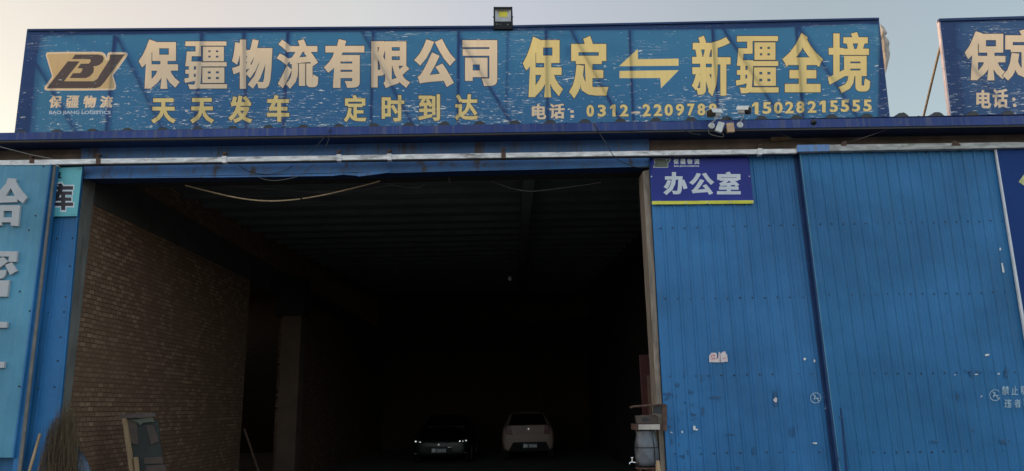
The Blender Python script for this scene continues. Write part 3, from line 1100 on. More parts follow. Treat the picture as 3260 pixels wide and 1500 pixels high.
for ch, x0, x1 in digs:
    yy = line((633, 791), (1616, 780), x0)
    (a, c), (d, e) = rz(x0, yy, *Z3n), rz(x1, yy + 91, *Z3n)
    job.append((ch, a, c, d, e, 2.2, 1.7, 2))
Z4n = (2420, 0, 2.37)
digs = [('1', -58, -15), ('5', 18, 85), ('0', 103, 170), ('2', 188, 255), ('8', 272, 335), ('2', 358, 425), ('1', 450, 492), ('5', 525, 587), ('5', 608, 672), ('5', 692, 756), ('5', 778, 842)]
for ch, x0, x1 in digs:
    yy = line((18, 770), (842, 750), x0)
    (a, c), (d, e) = rz(x0, yy, *Z4n), rz(x1, yy + 90, *Z4n)
    job.append((ch, a, c, d, e, 2.2, 1.7, 2))
for ch, a, c, d, e, ox, oy, mi in job:
    rm = RIM if e - c > 60 else 1.2
    lay.append((glyph(ch, a - rm, c - rm, d + rm, e + rm, ox + rm, oy + rm), 6))
for ch, a, c, d, e, ox, oy, mi in job:
    lay.append((glyph(ch, a, c, d, e, ox, oy), mi))
for pts in ([(511, 832), (537, 832), (537, 851), (511, 851)], [(513, 868), (539, 868), (539, 890), (513, 890)], [(972, 844), (1038, 842), (1038, 855), (972, 857)],
            ):
    lay.append(([poly(pts, *Z3n)], 1))
A1 = [(878, 500), (1020, 370), (1022, 447), (1328, 443), (1328, 497)]
A2 = [(882, 535), (1330, 530), (1195, 668), (1190, 590), (882, 590)]
for pts in (A1, A2):
    lay.append(([poly(pts, *Z3n)], 2))
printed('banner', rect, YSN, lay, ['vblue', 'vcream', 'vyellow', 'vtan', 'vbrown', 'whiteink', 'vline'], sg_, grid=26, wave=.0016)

# frame and struts directly behind the film
YFR = YSN + .003


def strut(name, x0, y0, x1, y1, wd, parent, Y=YFR, th=.04, mat='navy'):
    d = Vector((x1 - x0, y1 - y0)).normalized()
    n_ = Vector((-d.y, d.x)) * wd / 2
    return MB().plate([(x0 + n_.x, y0 + n_.y), (x1 + n_.x, y1 + n_.y), (x1 - n_.x, y1 - n_.y), (x0 - n_.x, y0 - n_.y)], Y, th).build(name, mat, parent)


MB().plate([(86, 95), (129, 113), (122, 160), (113, 210), (95, 425), (44, 440)], YFR, .02).build('side_frame', 'navy', sg_)
MB().plate([(88, 95), (1600, 84), (2798, 58), (2798, 78), (2740, 75), (2500, 86), (2260, 93), (1700, 97), (1500, 99), (900, 102), (640, 106), (129, 113), (90, 113)], YFR + .001, .02).build('top_frame', 'navy', sg_)
MB().plate([(2798, 58), (2836, 398), (2792, 398), (2796, 160), (2792, 78)], YFR + .003, .02).build('side_frame', 'navy', sg_)
for x0, y0, x1, y1, wd in ((366, 113, 337, 430, 13), (642, 104, 621, 430, 13), (775, 103, 786, 428, 12), (916, 101, 902, 425, 11), (1187, 99, 1181, 420, 9), (1459, 98, 1458, 415, 9),
                           (1613, 97, 1612, 410, 3), (1737, 97, 1744, 406, 9), (2003, 97, 2017, 400, 9), (2267, 91, 2289, 397, 9), (2533, 86, 2558, 390, 10)):
    strut('upright_strut', x0, y0, x1, y1, wd, sg_, th=.008)
for x0, y0, x1, y1 in ((114, 200, 240, 425), (371, 115, 520, 420), (1146, 93, 1325, 416), (1454, 110, 1640, 411), (1815, 95, 1985, 402), (2300, 91, 2495, 390), (2540, 86, 2735, 385)):
    strut('diagonal_strut', x0, y0, x1, y1, 9, sg_, Y=YFR + .004, th=.008)
# folded metal edge proud of the film
edge = []
MB().plate([(87, 92), (1600, 81), (2799, 56), (2799, 62), (1600, 87), (87, 98)], YSN - .02, .05).build('edge_trim', 'navy', sg_)
# rear props down to the roof
for px in (150, 640, 1187, 1737, 2267, 2760):
    p = at(px, 110, YSN + .05)
    MB().tube([p, Vector((p.x, YSN + 1.5, roofz(YSN + 1.5)))], .02, 8).build('rear_prop', 'rust', sg_)

# torn sheet bulging at the right edge
tp = MB()
pts = [(905, 180), (935, 205), (960, 250), (942, 272), (962, 290), (977, 320), (972, 360), (981, 400), (976, 440), (968, 470), (960, 510), (946, 560), (930, 470), (915, 330)]
P = [at(*rz(x, y, *Z4n), YSN + .06) for x, y in pts]
cn = [at(*rz(x, y, *Z4n), YSN - .02 + random.uniform(0, .05)) for x, y in [(930, 240), (950, 330), (948, 400), (950, 450)]]
vs = P + cn
c = 14
tp.add(vs, [(0, 1, c), (1, 2, c), (2, 3, c), (3, 4, c + 1), (3, c + 1, c), (4, 5, c + 1), (5, 6, c + 1), (6, c + 2, c + 1), (6, 7, c + 2), (7, 8, c + 2), (8, c + 3, c + 2), (8, 9, c + 3), (9, 10, c + 3), (10, 11, c + 3), (11, 12, c + 3), (12, 13, c + 2), (12, c + 2, c + 3), (13, c + 1, c + 2), (13, 0, c), (13, c, c + 1)])
o = tp.build('torn_sheet', 'tarp', sg_)

# ------------------------------------------------------------------ second sign board
YS3 = 9.30
s2 = thing('sign_board', 'dark blue billboard cut by the right picture edge, on the roof beside the gap', 'sign board', at(3300, 390, YS3), 'roof sign boards')
Z5 = (2960, 40, 3.293)
lay = []
for ch, a, c, d, e, ox, oy in (('保', 3072, 101, 3204, 256, 7, 4.6), ('定', 3194, 93, 3335, 254, 7, 5), ('疆', 3350, 90, 3480, 250, 4, 2)):
    lay.append((glyph(ch, a - 2, c - 2, d + 2, e + 2, ox + 2, oy + 2), 2))
    lay.append((glyph(ch, a, c, d, e, ox, oy), 1))
for ch, a, c, d, e in (('电', 3108, 287, 3155, 345), ('话', 3160, 283, 3209, 343)):
    lay.append((glyph(ch, a, c, d, e, 2.2, 1.6), 1))
for q in ([(865, 893), (893, 893), (896, 925), (868, 925)], [(872, 958), (902, 958), (905, 990), (875, 990)]):
    lay.append(([poly(q, *Z5)], 1))
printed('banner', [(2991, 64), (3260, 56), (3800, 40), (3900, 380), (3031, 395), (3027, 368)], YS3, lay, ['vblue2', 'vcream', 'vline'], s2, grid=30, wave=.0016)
MB().plate([(2990, 62), (3046, 70), (3043, 150), (3060, 260), (3077, 396), (3030, 396)], YS3 + .006, .02).build('side_frame', 'navy', s2)
MB().plate([(2990, 62), (3260, 53), (3800, 38), (3800, 52), (3260, 66), (3046, 72)], YS3 + .007, .02).build('top_frame', 'navy', s2)
strut('diagonal_strut', 3046, 156, 3230, 385, 9, s2, Y=YS3 + .008, th=.008)
MB().plate([(2988, 61), (2992, 61), (3032, 398), (3027, 398)], YS3 - .004, .05).build('edge_trim', 'pinkish', s2)
MB().plate([(2990, 59), (3260, 51), (3800, 36), (3800, 44), (3260, 59), (2990, 67)], YS3 - .02, .05).build('edge_trim', 'navy', s2)
p = at(2999, 125, YS3 + .05)
q = at(2940, 372, YS3 + .75); q2 = q + (q - p) * .12
MB().tube([p, q2], .016, 8).build('rear_prop', 'wood', s2)

# ------------------------------------------------------------------ floodlight
YL = 9.26
fl = thing('floodlight', 'black square LED floodlight standing on the billboard top', 'floodlight', at(1602, 92, YL))
Zf = (800, 0, 2.37)
b = MB()
out = poly([(1828, 52), (1970, 52), (1975, 218), (1828, 218)], *Zf)
inn = poly([(1840, 66), (1959, 66), (1959, 162), (1840, 162)], *Zf)
A = [at(x, y, YL) for x, y in out]; B = [at(x, y, YL) for x, y in inn]
dv = Vector((0, .07, 0))
vs = A + B + [v + dv for v in A] + [v + Vector((0, .02, 0)) for v in B]
b.add(vs, [(i, (i + 1) % 4, 4 + (i + 1) % 4, 4 + i) for i in range(4)] + [(i, 8 + i, 8 + (i + 1) % 4, (i + 1) % 4) for i in range(4)] + [(8, 9, 10, 11)] + [(4 + i, 4 + (i + 1) % 4, 12 + (i + 1) % 4, 12 + i) for i in range(4)])
for x, y in ((1834, 56), (1964, 56), (1834, 206), (1968, 206), (1826, 130), (1974, 130)):
    b.lathe(at(*rz(x, y, *Zf), YL), (0, -1, 0), [(0, .008), (.008, .007)], 8)
b.build('housing', 'black', fl)
b = MB()
B2 = [at(*rz(x, y, *Zf), YL + .045) for x, y in [(1868, 88), (1932, 88), (1932, 128), (1868, 128)]]
Bf = [v + Vector((0, .018, 0)) for v in B]
b.add(Bf + B2, [(i, (i + 1) % 4, 4 + (i + 1) % 4, 4 + i) for i in range(4)])
b.build('reflector', 'reflector', fl)
MB().plate(poly([(1868, 88), (1932, 88), (1932, 128), (1868, 128)], *Zf), YL + .044, .004).build('led_chip', 'led', fl)
b = MB()
for x, y, r in ((1850, 182, 6), (1868, 184, 3), (1880, 184, 3), (1935, 186, 7)):
    b.lathe(at(*rz(x, y, *Zf), YL), (0, -1, 0), [(0, r / 2.37 * .004), (.002, r / 2.37 * .0038)], 8)
b.split('maker_mark', 'greycable', fl)
MB().plate(poly([(1838, 205), (1965, 205), (1965, 226), (1838, 226)], *Zf), YL + .02, .06).build('bracket', 'dark', fl)

# ------------------------------------------------------------------ security cameras
Zc = (2180, 320, 7.407)
YC = 8.86


def P8(x, y, Y=YC):
    return at(*rz(x, y, *Zc), Y)


def security_camera(label, back, front, mount, up):
    t = thing('security_camera', label, 'security camera', P8(*mount, YF), 'cameras on the eave')
    a, f_ = P8(*back), P8(*front)
    f_.y -= .10
    d = (f_ - a).normalized()
    L_ = (f_ - a).length
    MB().lathe(a, d, [(0, .030), (.01, .040), (L_ * .7, .042), (L_ * .9, .042)], 16).build('body', 'white', t, smooth=False)
    # hood: flattened hex shell round the front
    s_ = d.cross(Vector((0, 0, 1))).normalized(); u = s_.cross(d)
    hexa = [(-.05, -.03), (-.062, .01), (-.035, .045), (.035, .045), (.062, .01), (.05, -.03), (.0, -.044)]
    b = MB()
    p0 = a + d * L_ * .62
    b.prism([p0 + s_ * x * .9 + u * z * 1.05 for x, z in hexa], d * (L_ * .30))
    b.build('lens_housing', 'black', t, bevel=.003)
    b = MB()
    b.prism([a + d * (-.01) + s_ * x + u * z for x, z in [(-.058, .0), (-.047, .055), (.047, .055), (.058, .0), (.053, .0), (.043, .050), (-.043, .050), (-.053, .0)]], d * (L_ * .98))
    b.build('sun_shield', 'white', t)
    MB().lathe(a + d * L_ * .915, d, [(0, .022), (.004, .022), (.006, .016)], 14).build('lens', 'glass', t)
    mid = a + d * L_ * .45 - u * .044
    m_ = P8(*mount, YF)
    MB().tube([mid, mid + Vector((0, .02, -.03)), m_ + Vector((0, -.035, .03)), m_ + Vector((0, -.02, 0))], .008, 8).build('arm', 'white', t)
    MB().lathe(m_ + Vector((0, 0, 0)), (0, -1, 0), [(0, .042), (.012, .040), (.02, .025)], 18).build('mount_disc', 'white', t)


security_camera('white bullet camera on the eave pointing down to the left', (810, 325), (520, 385), (630, 600), 0)
security_camera('white bullet camera on the eave pointing out to the right', (1270, 250), (1500, 320), (1300, 580), 0)
o = MB().plate(poly([(800, 490), (945, 530), (870, 752), (720, 702)], *Zc), YF - .05, .045).build('junction_box', 'white', bevel=.004)
tag(o, 'tilted white junction box hanging on the gutter beside the left camera', 'junction box', 'junction boxes by the cameras')
o = MB().plate(poly([(985, 530), (1155, 520), (1185, 735), (1010, 745)], *Zc), YF - .05, .045).build('junction_box', 'boxtan', bevel=.004)
tag(o, 'upright tan junction box hanging on the gutter beside the right camera', 'junction box', 'junction boxes by the cameras')
o = MB().lathe(at(2590, 390, YF), (0, -1, 0), [(0, .036), (.015, .036), (.03, .028), (.05, .012)], 14).build('vent_cap', 'dark')
tag(o, 'small round dark cap fixed on the blue fascia right of the cameras', 'cap')
o = MB().plate([(2454, 434), (2512, 433), (2517, 438), (2517, 446), (2455, 448)], YW - .06, .05).build('wood_block', 'wood')
tag(o, 'short pale block of wood stuck in the plaster under the eave', 'wood block')


# ------------------------------------------------------------------ cables
def smooth_pts(pts, n=6):
    out = []
    for i in range(len(pts) - 1):
        p0, p1, p2, p3 = pts[max(i - 1, 0)], pts[i], pts[i + 1], pts[min(i + 2, len(pts) - 1)]
        for k in range(n):
            t_ = k / n
            out.append(.5 * ((2 * p1) + (-p0 + p2) * t_ + (2 * p0 - 5 * p1 + 4 * p2 - p3) * t_ ** 2 + (-p0 + 3 * p1 - 3 * p2 + p3) * t_ ** 3))
    out.append(pts[-1])
    return out


def cable(px, Y, r, mat, label, name='cable', group=None, cat='cable'):
    pts = []
    for i, q in enumerate(px):
        yy = q[2] if len(q) > 2 else Y
        pts.append(at(q[0], q[1], yy))
    o = MB().tube(smooth_pts(pts), r, 6).build(name, mat, smooth=True)
    tag(o, label, cat, group)
    return o


cable([(590, 590), (640, 603), (727, 624), (790, 635), (854, 640), (910, 638), (959, 633), (1030, 621), (1099, 605), (1160, 590), (1210, 576)], 9.75, .0105, 'pipe', 'cream coloured pipe sagging across the top of the dark doorway', 'hanging_pipe', cat='pipe')
b = MB().tube([at(957, 634, 9.75), at(962, 632.5, 9.75)], .015, 6)
b.tube([at(1098, 601, 9.75), at(1099, 612, 9.75)], .006, 6)
o = b.build('pipe_tie', 'dark'); tag(o, 'dark tie wrapped round the sagging cream pipe', 'tie')
cable([(1560, 577), (1600, 590), (1640, 603), (1690, 609), (1740, 605), (1800, 597), (1870, 588), (1915, 580)], 9.8, .005, 'greycable', 'thin grey wire sagging inside the doorway near its right end')
cable([(1000, 608), (1060, 610), (1150, 605), (1230, 592), (1270, 590)], 9.95, .005, 'greycable', 'thin grey wire behind the right end of the cream pipe')
cable([(1230, 583), (1275, 594), (1328, 598), (1340, 594), (1352, 588)], 9.9, .005, 'greycable', 'short bent wire hanging just right of the cream pipe')
cable([(700, 590), (850, 600), (1000, 612), (1100, 611)], 9.95, .004, 'greycable', 'faint dark wire running behind the cream pipe')
cable([(761, 527), (790, 545), (841, 555), (895, 548), (934, 527)], 9.24, .005, 'cable', 'black cable looped over the blue flashing under the rail')
cable([(800, 553), (835, 569), (872, 575), (920, 569), (960, 556), (1000, 522)], 9.24, .004, 'greycable', 'grey cable looped below the black one on the flashing')
cable([(1891, 392, 8.97), (1900, 408, 8.97), (1912, 430, 8.99), (1935, 465, 8.97), (1954, 497, 9.08), (1990, 520, 9.1), (2030, 533, 9.15), (2065, 532, 9.15), (2095, 518, 9.15)], 9.0, .005, 'cable', 'black cable dropping from the gutter across the rail towards the office sign')
cable([(1053, 410, 8.97), (1030, 440, 8.99), (1005, 468, 8.97), (977, 496, 9.08)], 9, .004, 'cable', 'black wire from gutter to rail, left one of a pair')
cable([(1056, 414, 8.97), (1046, 445, 8.99), (1036, 470, 8.97)], 9, .004, 'cable', 'shorter black wire hanging from the gutter, right one of a pair')
cable([(1700, 394), (1770, 399), (1853, 410), (1930, 415), (2015, 418), (2060, 408), (2095, 402), (2150, 404), (2175, 412), (2200, 424), (2230, 430)], 8.99, .006, 'cable', 'thick black cable lying along the gutter left of the cameras')
cable([(2388, 385), (2410, 392), (2440, 407), (2480, 424, 9.1), (2517, 439, 9.1), (2560, 450, 9.2), (2597, 456, 9.3)], 8.99, .005, 'cable', 'black cable running down right from the right camera under the eave')
cable([(2888, 375, 8.99), (2850, 398, 8.99), (2808, 418, 9.1), (2750, 438, 9.1), (2690, 456, 9.25)], 9, .004, 'greycable', 'thin wire sloping down left under the eave below the sky gap')
cable([(-20, 462, 9.0), (40, 478, 9.02), (100, 493, 9.04), (165, 506, 8.98)], 9, .007, 'greycable', 'thin grey cable crossing above the rail at the left picture edge')
cable([(2255, 412), (2258, 425), (2275, 432), (2300, 436), (2303, 428), (2292, 420)], 8.98, .004, 'greycable', 'loop of thin cable hanging under the left camera')
cable([(2315, 405), (2328, 398), (2345, 388), (2350, 380), (2365, 384)], 8.95, .004, 'cable', 'short black lead between tan junction box and right camera')
cable([(1428, 566), (1430, 572), (1433, 582)], 9.6, .006, 'greycable', 'short stub of wire dangling from the lintel at mid doorway')
cable([(300, 418, 9.13)] + [(1260 + k * 20, 404 - k * .6 + (2 if k % 2 else -2), 9.0) for k in range(7)], 9.0, .006, 'cable', 'black cable lying along the roof edge below the billboard')

# ------------------------------------------------------------------ left: blue panels and signs
YP = 9.20
lp = thing('door_panel', 'blue steel door panel with edge ribs left of the doorway', 'door panel', at(170, 1500, YP))
b = MB()
q = [at(x, y, YP) for x, y in ((150, 530), (266, 528), (166, 1560), (20, 1560))]
b.prism([at(x, y, YP) for x, y in ((120, 526), (264, 524), (170, 1560), (0, 1560))], (0, .03, 0))
b.build('panel_sheet', 'door', lp)
# ribs and flanges on the panel
for x0, x1, wd, dp in ((213, 84, 5, .012), (262, 168, 5, .02)):
    MB().plate([(x0 - wd, 600 if x0 < 230 else 526), (x0 + 1, 600 if x0 < 230 else 526), (x1 + 1, 1560), (x1 - wd, 1560)], YP - dp, dp + .002).build('panel_rib', 'door', lp, bevel=.004)
b = MB()
for x, y in ((181, 759), (231, 758), (155, 995), (204, 993), (209, 945), (193, 1073), (184, 1149), (173, 1232), (122, 1238), (148, 1455), (222, 847)):
    b.lathe(at(x, y, YP), (0, -1, 0), [(0, .012), (.004, .011), (.006, .006), (.012, .005)], 6)
b.split('screw', 'dark', lp)

tsn = thing('hanging_sign', 'small pale teal sign with black characters left of the doorway', 'sign', at(210, 690, YP - .03))
Zt = (0, 520, 3.487)
lay = []
for rim, mi in ((5.2, 2), (0, 1)):
    lay.append((glyph('库', 146 - rim * .7, 584 - rim, 233 + rim * .7, 670 + rim, 3.6 + rim * .5, 2.6 + rim * .5), mi))
lay.append((glyph('流', 158, 545, 196, 569, 1.4, .9), 1))
lay.append((glyph('物', 118, 546, 154, 570, 1.2, .9), 1))
printed('sign_face', [(150, 536), (262, 531), (245, 688), (140, 690)], YP - .04, lay, ['tealsign', 'blackink', 'whiteink'], tsn, th=.006)
b = MB()
for x, y in ((250, 540), (256, 538), (229, 684), (237, 683)):
    b.lathe(at(x, y, YP - .04), (0, -1, 0), [(0, .006), (.004, .005)], 6)
b.split('fixing_screw', 'dark', tsn)

vs_ = thing('vertical_sign', 'tall teal sign panel with raised pale characters at the left picture edge', 'sign', at(0, 1460, 9.02))
YV = 9.04
b = MB()
b.plate([(-260, 528), (162, 524), (42, 1457), (-420, 1457)], YV, .03)
b.build('sign_panel', 'teal', vs_)
MB().plate([(159, 523), (163, 523), (43, 1458), (38, 1458)], YV - .012, .04).build('edge_strip', 'door', vs_)
MB().plate([(163, 522), (178, 522), (56, 1560), (30, 1560), (43, 1458)], YV + .03, .08).build('side_frame', 'door', vs_, bevel=.004)
MB().plate([(170, 524), (177, 524), (60, 1560), (48, 1560)], YV + .018, .02).build('side_frame', 'greycable', vs_)
MB().plate([(-260, 524), (172, 520), (172, 524), (-260, 528)], YV - .01, .14).build('top_frame', 'galv', vs_)
b = MB()
for x, y in ((139, 530), (113, 687), (92, 733), (63, 928), (95, 990), (61, 1230), (68, 1232)):
    b.lathe(at(x, y, YV), (0, -1, 0), [(0, .012), (.004, .011), (.006, .006), (.012, .005)], 6)
b.split('fixing_screw', 'dark', vs_)
TH = .035


def Zv(pts, o=(0, 520)):
    return poly(pts, o[0], o[1], 3.487)


# first character
roof_ = Zv([(85, 165), (180, 172), (172, 200), (210, 270), (300, 378), (250, 445), (192, 398), (190, 430), (-60, 440), (-140, 380), (0, 300), (60, 230)])
hole = Zv([(118, 275), (62, 362), (165, 362)])
box_ = Zv([(-150, 465), (222, 465), (212, 560), (200, 698), (118, 692), (118, 655), (20, 655), (18, 690), (-150, 700)])
hole2 = Zv([(38, 528), (132, 528), (130, 600), (34, 600)])


def cc(p, s):
    return p if (area(p) > 0) == (s > 0) else p[::-1]


printed('raised_character', None, YV - TH, [([cc(roof_, 1), cc(hole, -1)], 0), ([cc(box_, 1), cc(hole2, -1)], 0)], ['letter'], vs_, th=TH)
Zu = lambda pts: poly(pts, 0, 520, 3.487)
S2 = [[(-150, 975), (192, 978), (180, 1095), (92, 1095), (98, 1035), (-150, 1035)],
      [(-150, 1060), (-20, 1060), (35, 1040), (90, 1090), (0, 1155), (-60, 1200), (-150, 1200)],
      [(55, 1128), (130, 1100), (175, 1175), (190, 1195), (110, 1240), (80, 1180)],
      [(-150, 1185), (70, 1185), (60, 1240), (30, 1275), (-10, 1285), (-150, 1285)],
      [(-150, 1300), (108, 1300), (98, 1320), (78, 1480), (-150, 1480)]]
for s_ in S2:
    printed('raised_character', None, YV - TH, [([cc(Zu(s_), 1)], 0)], ['letter'], vs_, th=TH)
for s_ in ([(-160, 575), (80, 575), (72, 640), (-160, 640)], [(-160, 1015), (50, 1018), (42, 1085), (-160, 1085)]):
    printed('raised_character', None, YV - TH, [([cc(poly(s_, 0, 860, 3.487), 1)], 0)], ['letter'], vs_, th=TH)
# blue wall sheet beyond the panel at the far left, below
lw = MB().plate([(-900, 528), (120, 527), (0, 1560), (-1100, 1560)], YP + .04, .03).build('wall_cladding', 'door2', wh)

# ------------------------------------------------------------------ broom, sticks, plastic at the left
Z6 = (0, 1000, 2.37)


def P6(x, y, Y):
    return at(*rz(x, y, *Z6), Y)


YT = 9.12
br = thing('twig_broom', 'large bundle of brown broom twigs upright beside the left jamb', 'broom', (P6(460, 1400, YT).x, YT, 0))
b = MB()
for i in range(560):
    yb = YT + random.uniform(-.12, .10)
    u = random.random()
    bot = P6(340 + 240 * u, 1440, yb)
    bot.z = random.uniform(.3, .6)
    hmax = 640 + 170 * abs(u - .72) * 1.6
    ty = hmax + random.expovariate(1 / 150.0)
    ty = min(ty, 1250)
    tx = 375 + 190 * u + random.gauss(0, 22)
    top = P6(tx, ty, yb + random.uniform(-.05, .05))
    bow = random.gauss(0, .035) - .04 * (1 - u)
    kink = random.gauss(0, .02)
    q = [bot, bot.lerp(top, .35) + Vector((bow * .8 + kink, random.gauss(0, .02), 0)), bot.lerp(top, .7) + Vector((bow - kink, random.gauss(0, .02), 0)), top + Vector((random.gauss(0, .02), 0, 0))]
    b.tube(smooth_pts(q, 2), .0030, 3, r2=.0012)
b.build('twigs', 'twig', br)['kind'] = 'stuff'
hb = P6(460, 1420, YT); hb.z = .02
MB().tube([hb, hb + Vector((0, 0, .55))], .045, 8, r2=.06).build('binding', 'rust', br)
st = []


def stick(name, x0, y0, x1, y1, Y0, Y1, r, mat, label, cat='stick', group=None):
    a, c = P6(x0, y0, Y0), P6(x1, y1, Y1)
    d = (c - a)
    k = (a.z - .0) / (a.z - c.z)
    foot = a + d * k
    foot.z = r
    o = MB().tube([a, a.lerp(foot, .5), foot], r, 10).build(name, mat, smooth=True)
    tag(o, label, cat, group)


stick('wooden_handle', 303, 903, 222, 1185, 9.10, 8.98, .016, 'wood', 'pale round wooden handle leaning on the blue panel at the left', 'handle', 'handles leaning at the left')
stick('wooden_handle', 335, 1047, 290, 1185, 9.10, 9.02, .015, 'greywood', 'shorter grey wooden handle between the pale handle and the broom', 'handle', 'handles leaning at the left')
o = MB().prism([P6(362, 790, 9.2), P6(400, 790, 9.2), P6(375, 1000, 9.2), P6(345, 960, 9.2)], (0, .03, 0)).build('dark_board', 'greywood')
tag(o, 'small dark board edge showing behind the top of the twig broom', 'board')
fm = MB()
rows_ = []
for j in range(9):
    t_ = j / 8
    l = P6(565 + (555 - 565) * t_, 968 + 260 * t_, 9.2); r_ = P6(572 + 150 * t_, 968 + 260 * t_, 9.35)
    rows_.append([l.lerp(r_, k / 8) + Vector((0, .02 * math.sin(k * 2.1 + j), 0)) for k in range(9)])
for r_ in range(5):
    last = rows_[-1]
    rows_.append([Vector((v.x + .02 * r_, v.y, v.z - .12)) for v in last])
vs = [v for r_ in rows_ for v in r_]
fm.add(vs, [(j * 9 + k, j * 9 + k + 1, (j + 1) * 9 + k + 1, (j + 1) * 9 + k) for j in range(len(rows_) - 1) for k in range(8)])
o = fm.build('plastic_sheet', 'film', smooth=True)
tag(o, 'bluish crumpled plastic sheet hanging right of the twig broom', 'plastic sheet')
wl = [P6(x, y, YW - .03) for x, y in ((452, 565), (468, 553), (485, 575), (470, 597), (450, 590), (447, 570))]
o = MB().tube(smooth_pts(wl), .004, 6).build('wire_loop', 'cable')
tag(o, 'small black wire loop on the left concrete jamb', 'wire')

# leaning framed board by the brick wall
YQ = 10.22
fb = thing('broken_frame', 'broken wooden frame with grey board and cardboard leaning by the brick wall', 'frame', (P6(1080, 1200, YQ).x, YQ, 0))


def quad6(pts, Y, th, name, mat):
    P_ = [P6(x, y, Y) for x, y in pts]
    return MB().prism(P_, (0, th, 0)).build(name, mat, fb)


def drop6(pts):      # run the lower edge to the floor
    return pts


quad6([(920, 790), (945, 785), (1050, 1470), (1015, 1470)], YQ - .03, .05, 'side_post', 'wood')
quad6([(1008, 1080), (1035, 1080), (1075, 1470), (1045, 1470)], YQ - .05, .03, 'side_post', 'wood')
quad6([(880, 760), (1165, 745), (1175, 772), (915, 790)], YQ - .02, .06, 'top_rail', 'greywood')
quad6([(960, 775), (1190, 800), (1225, 1100), (1260, 1470), (1050, 1470)], YQ + .04, .02, 'board', 'panelgrey')
quad6([(960, 778), (1030, 790), (1042, 985), (990, 975)], YQ + .02, .015, 'cardboard_flap', 'cardboard')
quad6([(1100, 840), (1160, 838), (1200, 960), (1140, 988)], YQ + .02, .015, 'cardboard_flap', 'cardboard')
quad6([(1085, 1085), (1228, 1075), (1232, 1128), (1090, 1132)], YQ + .02, .015, 'cardboard_flap', 'cardboard')
quad6([(1100, 1145), (1245, 1135), (1255, 1240), (1105, 1245)], YQ + .02, .015, 'cardboard_flap', 'cardboard')
quad6([(990, 800), (1150, 780), (1165, 812), (1080, 820), (1060, 838), (1030, 815)], YQ + .005, .012, 'torn_cloth', 'olive')

# plank leaning at the end of the brick wall
a, c = at(778, 1366, 15.4), at(822, 1500, 15.2)
ft = a + (c - a) * (a.z / (a.z - c.z)); ft.z = .02
o = MB().tube([a, ft], .028, 4).build('leaning_plank', 'rust')
tag(o, 'thin plank leaning at the far end of the brick wall', 'plank')

# ------------------------------------------------------------------ bulb
bp = at(1623, 885, 15.5)
bl = thing('hanging_bulb', 'single light bulb hanging on a wire below the dark ceiling', 'light bulb', bp)
MB().tube([bp + Vector((0, 0, .05)), bp + Vector((.03, 0, .3)), Vector((bp.x + .05, bp.y, roofz(bp.y) - .06))], .006, 6).build('wire', 'cable', bl)
MB().lathe(bp + Vector((0, 0, -.06)), (0, 0, 1), [(0, .01), (.01, .032), (.035, .045), (.06, .042), (.085, .026), (.1, .02)], 14).build('glass', 'bulb', bl, smooth=True)
MB().lathe(bp + Vector((0, 0, .04)), (0, 0, 1), [(0, .02), (.04, .022), (.06, .01)], 12).build('socket', 'black', bl)

# ------------------------------------------------------------------ inner red door and window frame at the right
rd = thing('red_door', 'dark red door leaf just inside the doorway behind the right jamb', 'door', at(2060, 1500, 11.0))
p0, p1 = at(2035, 1130, 11.0), at(2100, 1130, 11.0)
MB().box((p0.x, 11.0, 0), (p1.x + .5, 11.06, p0.z)).build('leaf', 'maroon', rd, bevel=.006)
q0, q1 = at(2062, 1195, 10.9), at(2084, 1330, 10.9)
b = MB()
b.box((q0.x, 10.94, .3), (q0.x + .05, 10.99, q0.z))
b.box((q0.x + .05, 10.94, q0.z - .05), (q0.x + .45, 10.99, q0.z))
b.box((q0.x + .05, 10.94, 1.42), (q0.x + .45, 10.99, 1.47))
b.box((q0.x + .10, 10.95, .3), (q0.x + .13, 10.99, q0.z - .05))
b.build('window_frame', 'brownframe', rd)

# ------------------------------------------------------------------ wash tank at the right jamb
Zk = (1950, 1100, 2.963)


def Pk(x, y, Y):
    return at(*rz(x, y, *Zk), Y)


YK = 9.22
wt = thing('wash_tank', 'grey metal water tank with a tap standing at the right jamb', 'water tank', (Pk(328, 1185, YK).x, YK, 0))
ct, cb_ = Pk(328, 795, YK), Pk(330, 1140, YK)
rad = (Pk(440, 950, YK) - Pk(216, 950, YK)).length / 2
H_ = (ct - cb_).length
b = MB()
pr = []
nn, hh = 28, 14
vs = []
for j in range(hh + 1):
    t_ = j / hh
    r = rad * (.80 + .20 * math.sin(math.pi * min(1, t_ * 1.15 + .05)) ** .6) if t_ > .0 else rad * .72
    if j == 0: r = rad * .74
    for k in range(nn):
        a = 2 * math.pi * k / nn
        rr = r * (1 + .025 * math.sin(5 * a + j * .8) + random.uniform(-.012, .012))
        vs.append((cb_.x + rr * math.cos(a), YK + rr * .8 * math.sin(a), cb_.z + H_ * t_))
b.add(vs, [(j * nn + k, j * nn + (k + 1) % nn, (j + 1) * nn + (k + 1) % nn, (j + 1) * nn + k) for j in range(hh) for k in range(nn)] + [tuple(range(nn))[::-1], tuple(hh * nn + k for k in range(nn))])
b.build('tank_body', 'foil', wt, smooth=True)
b = MB()
for zz in (.52, .04):
    ringp = [Vector((cb_.x + rad * 1.01 * math.cos(a), YK + rad * .82 * math.sin(a), cb_.z + H_ * zz)) for a in [i * 2 * math.pi / 24 for i in range(25)]]
    b.tube(ringp, .006, 5)
b.tube([Vector((cb_.x + rad * .55, YK - rad * .70, cb_.z)), Vector((cb_.x + rad * .56, YK - rad * .72, cb_.z + H_ * .5)), Vector((cb_.x + rad * .42, YK - rad * .70, cb_.z + H_))], .005, 5)
b.build('strap', 'dark', wt)
tz = Pk(215, 1105, YK - .1)
b = MB()
b.tube([Vector((cb_.x - rad * .7, YK - .05, tz.z)), tz], .009, 8)
b.build('tap_pipe', 'rust', wt)
b = MB()
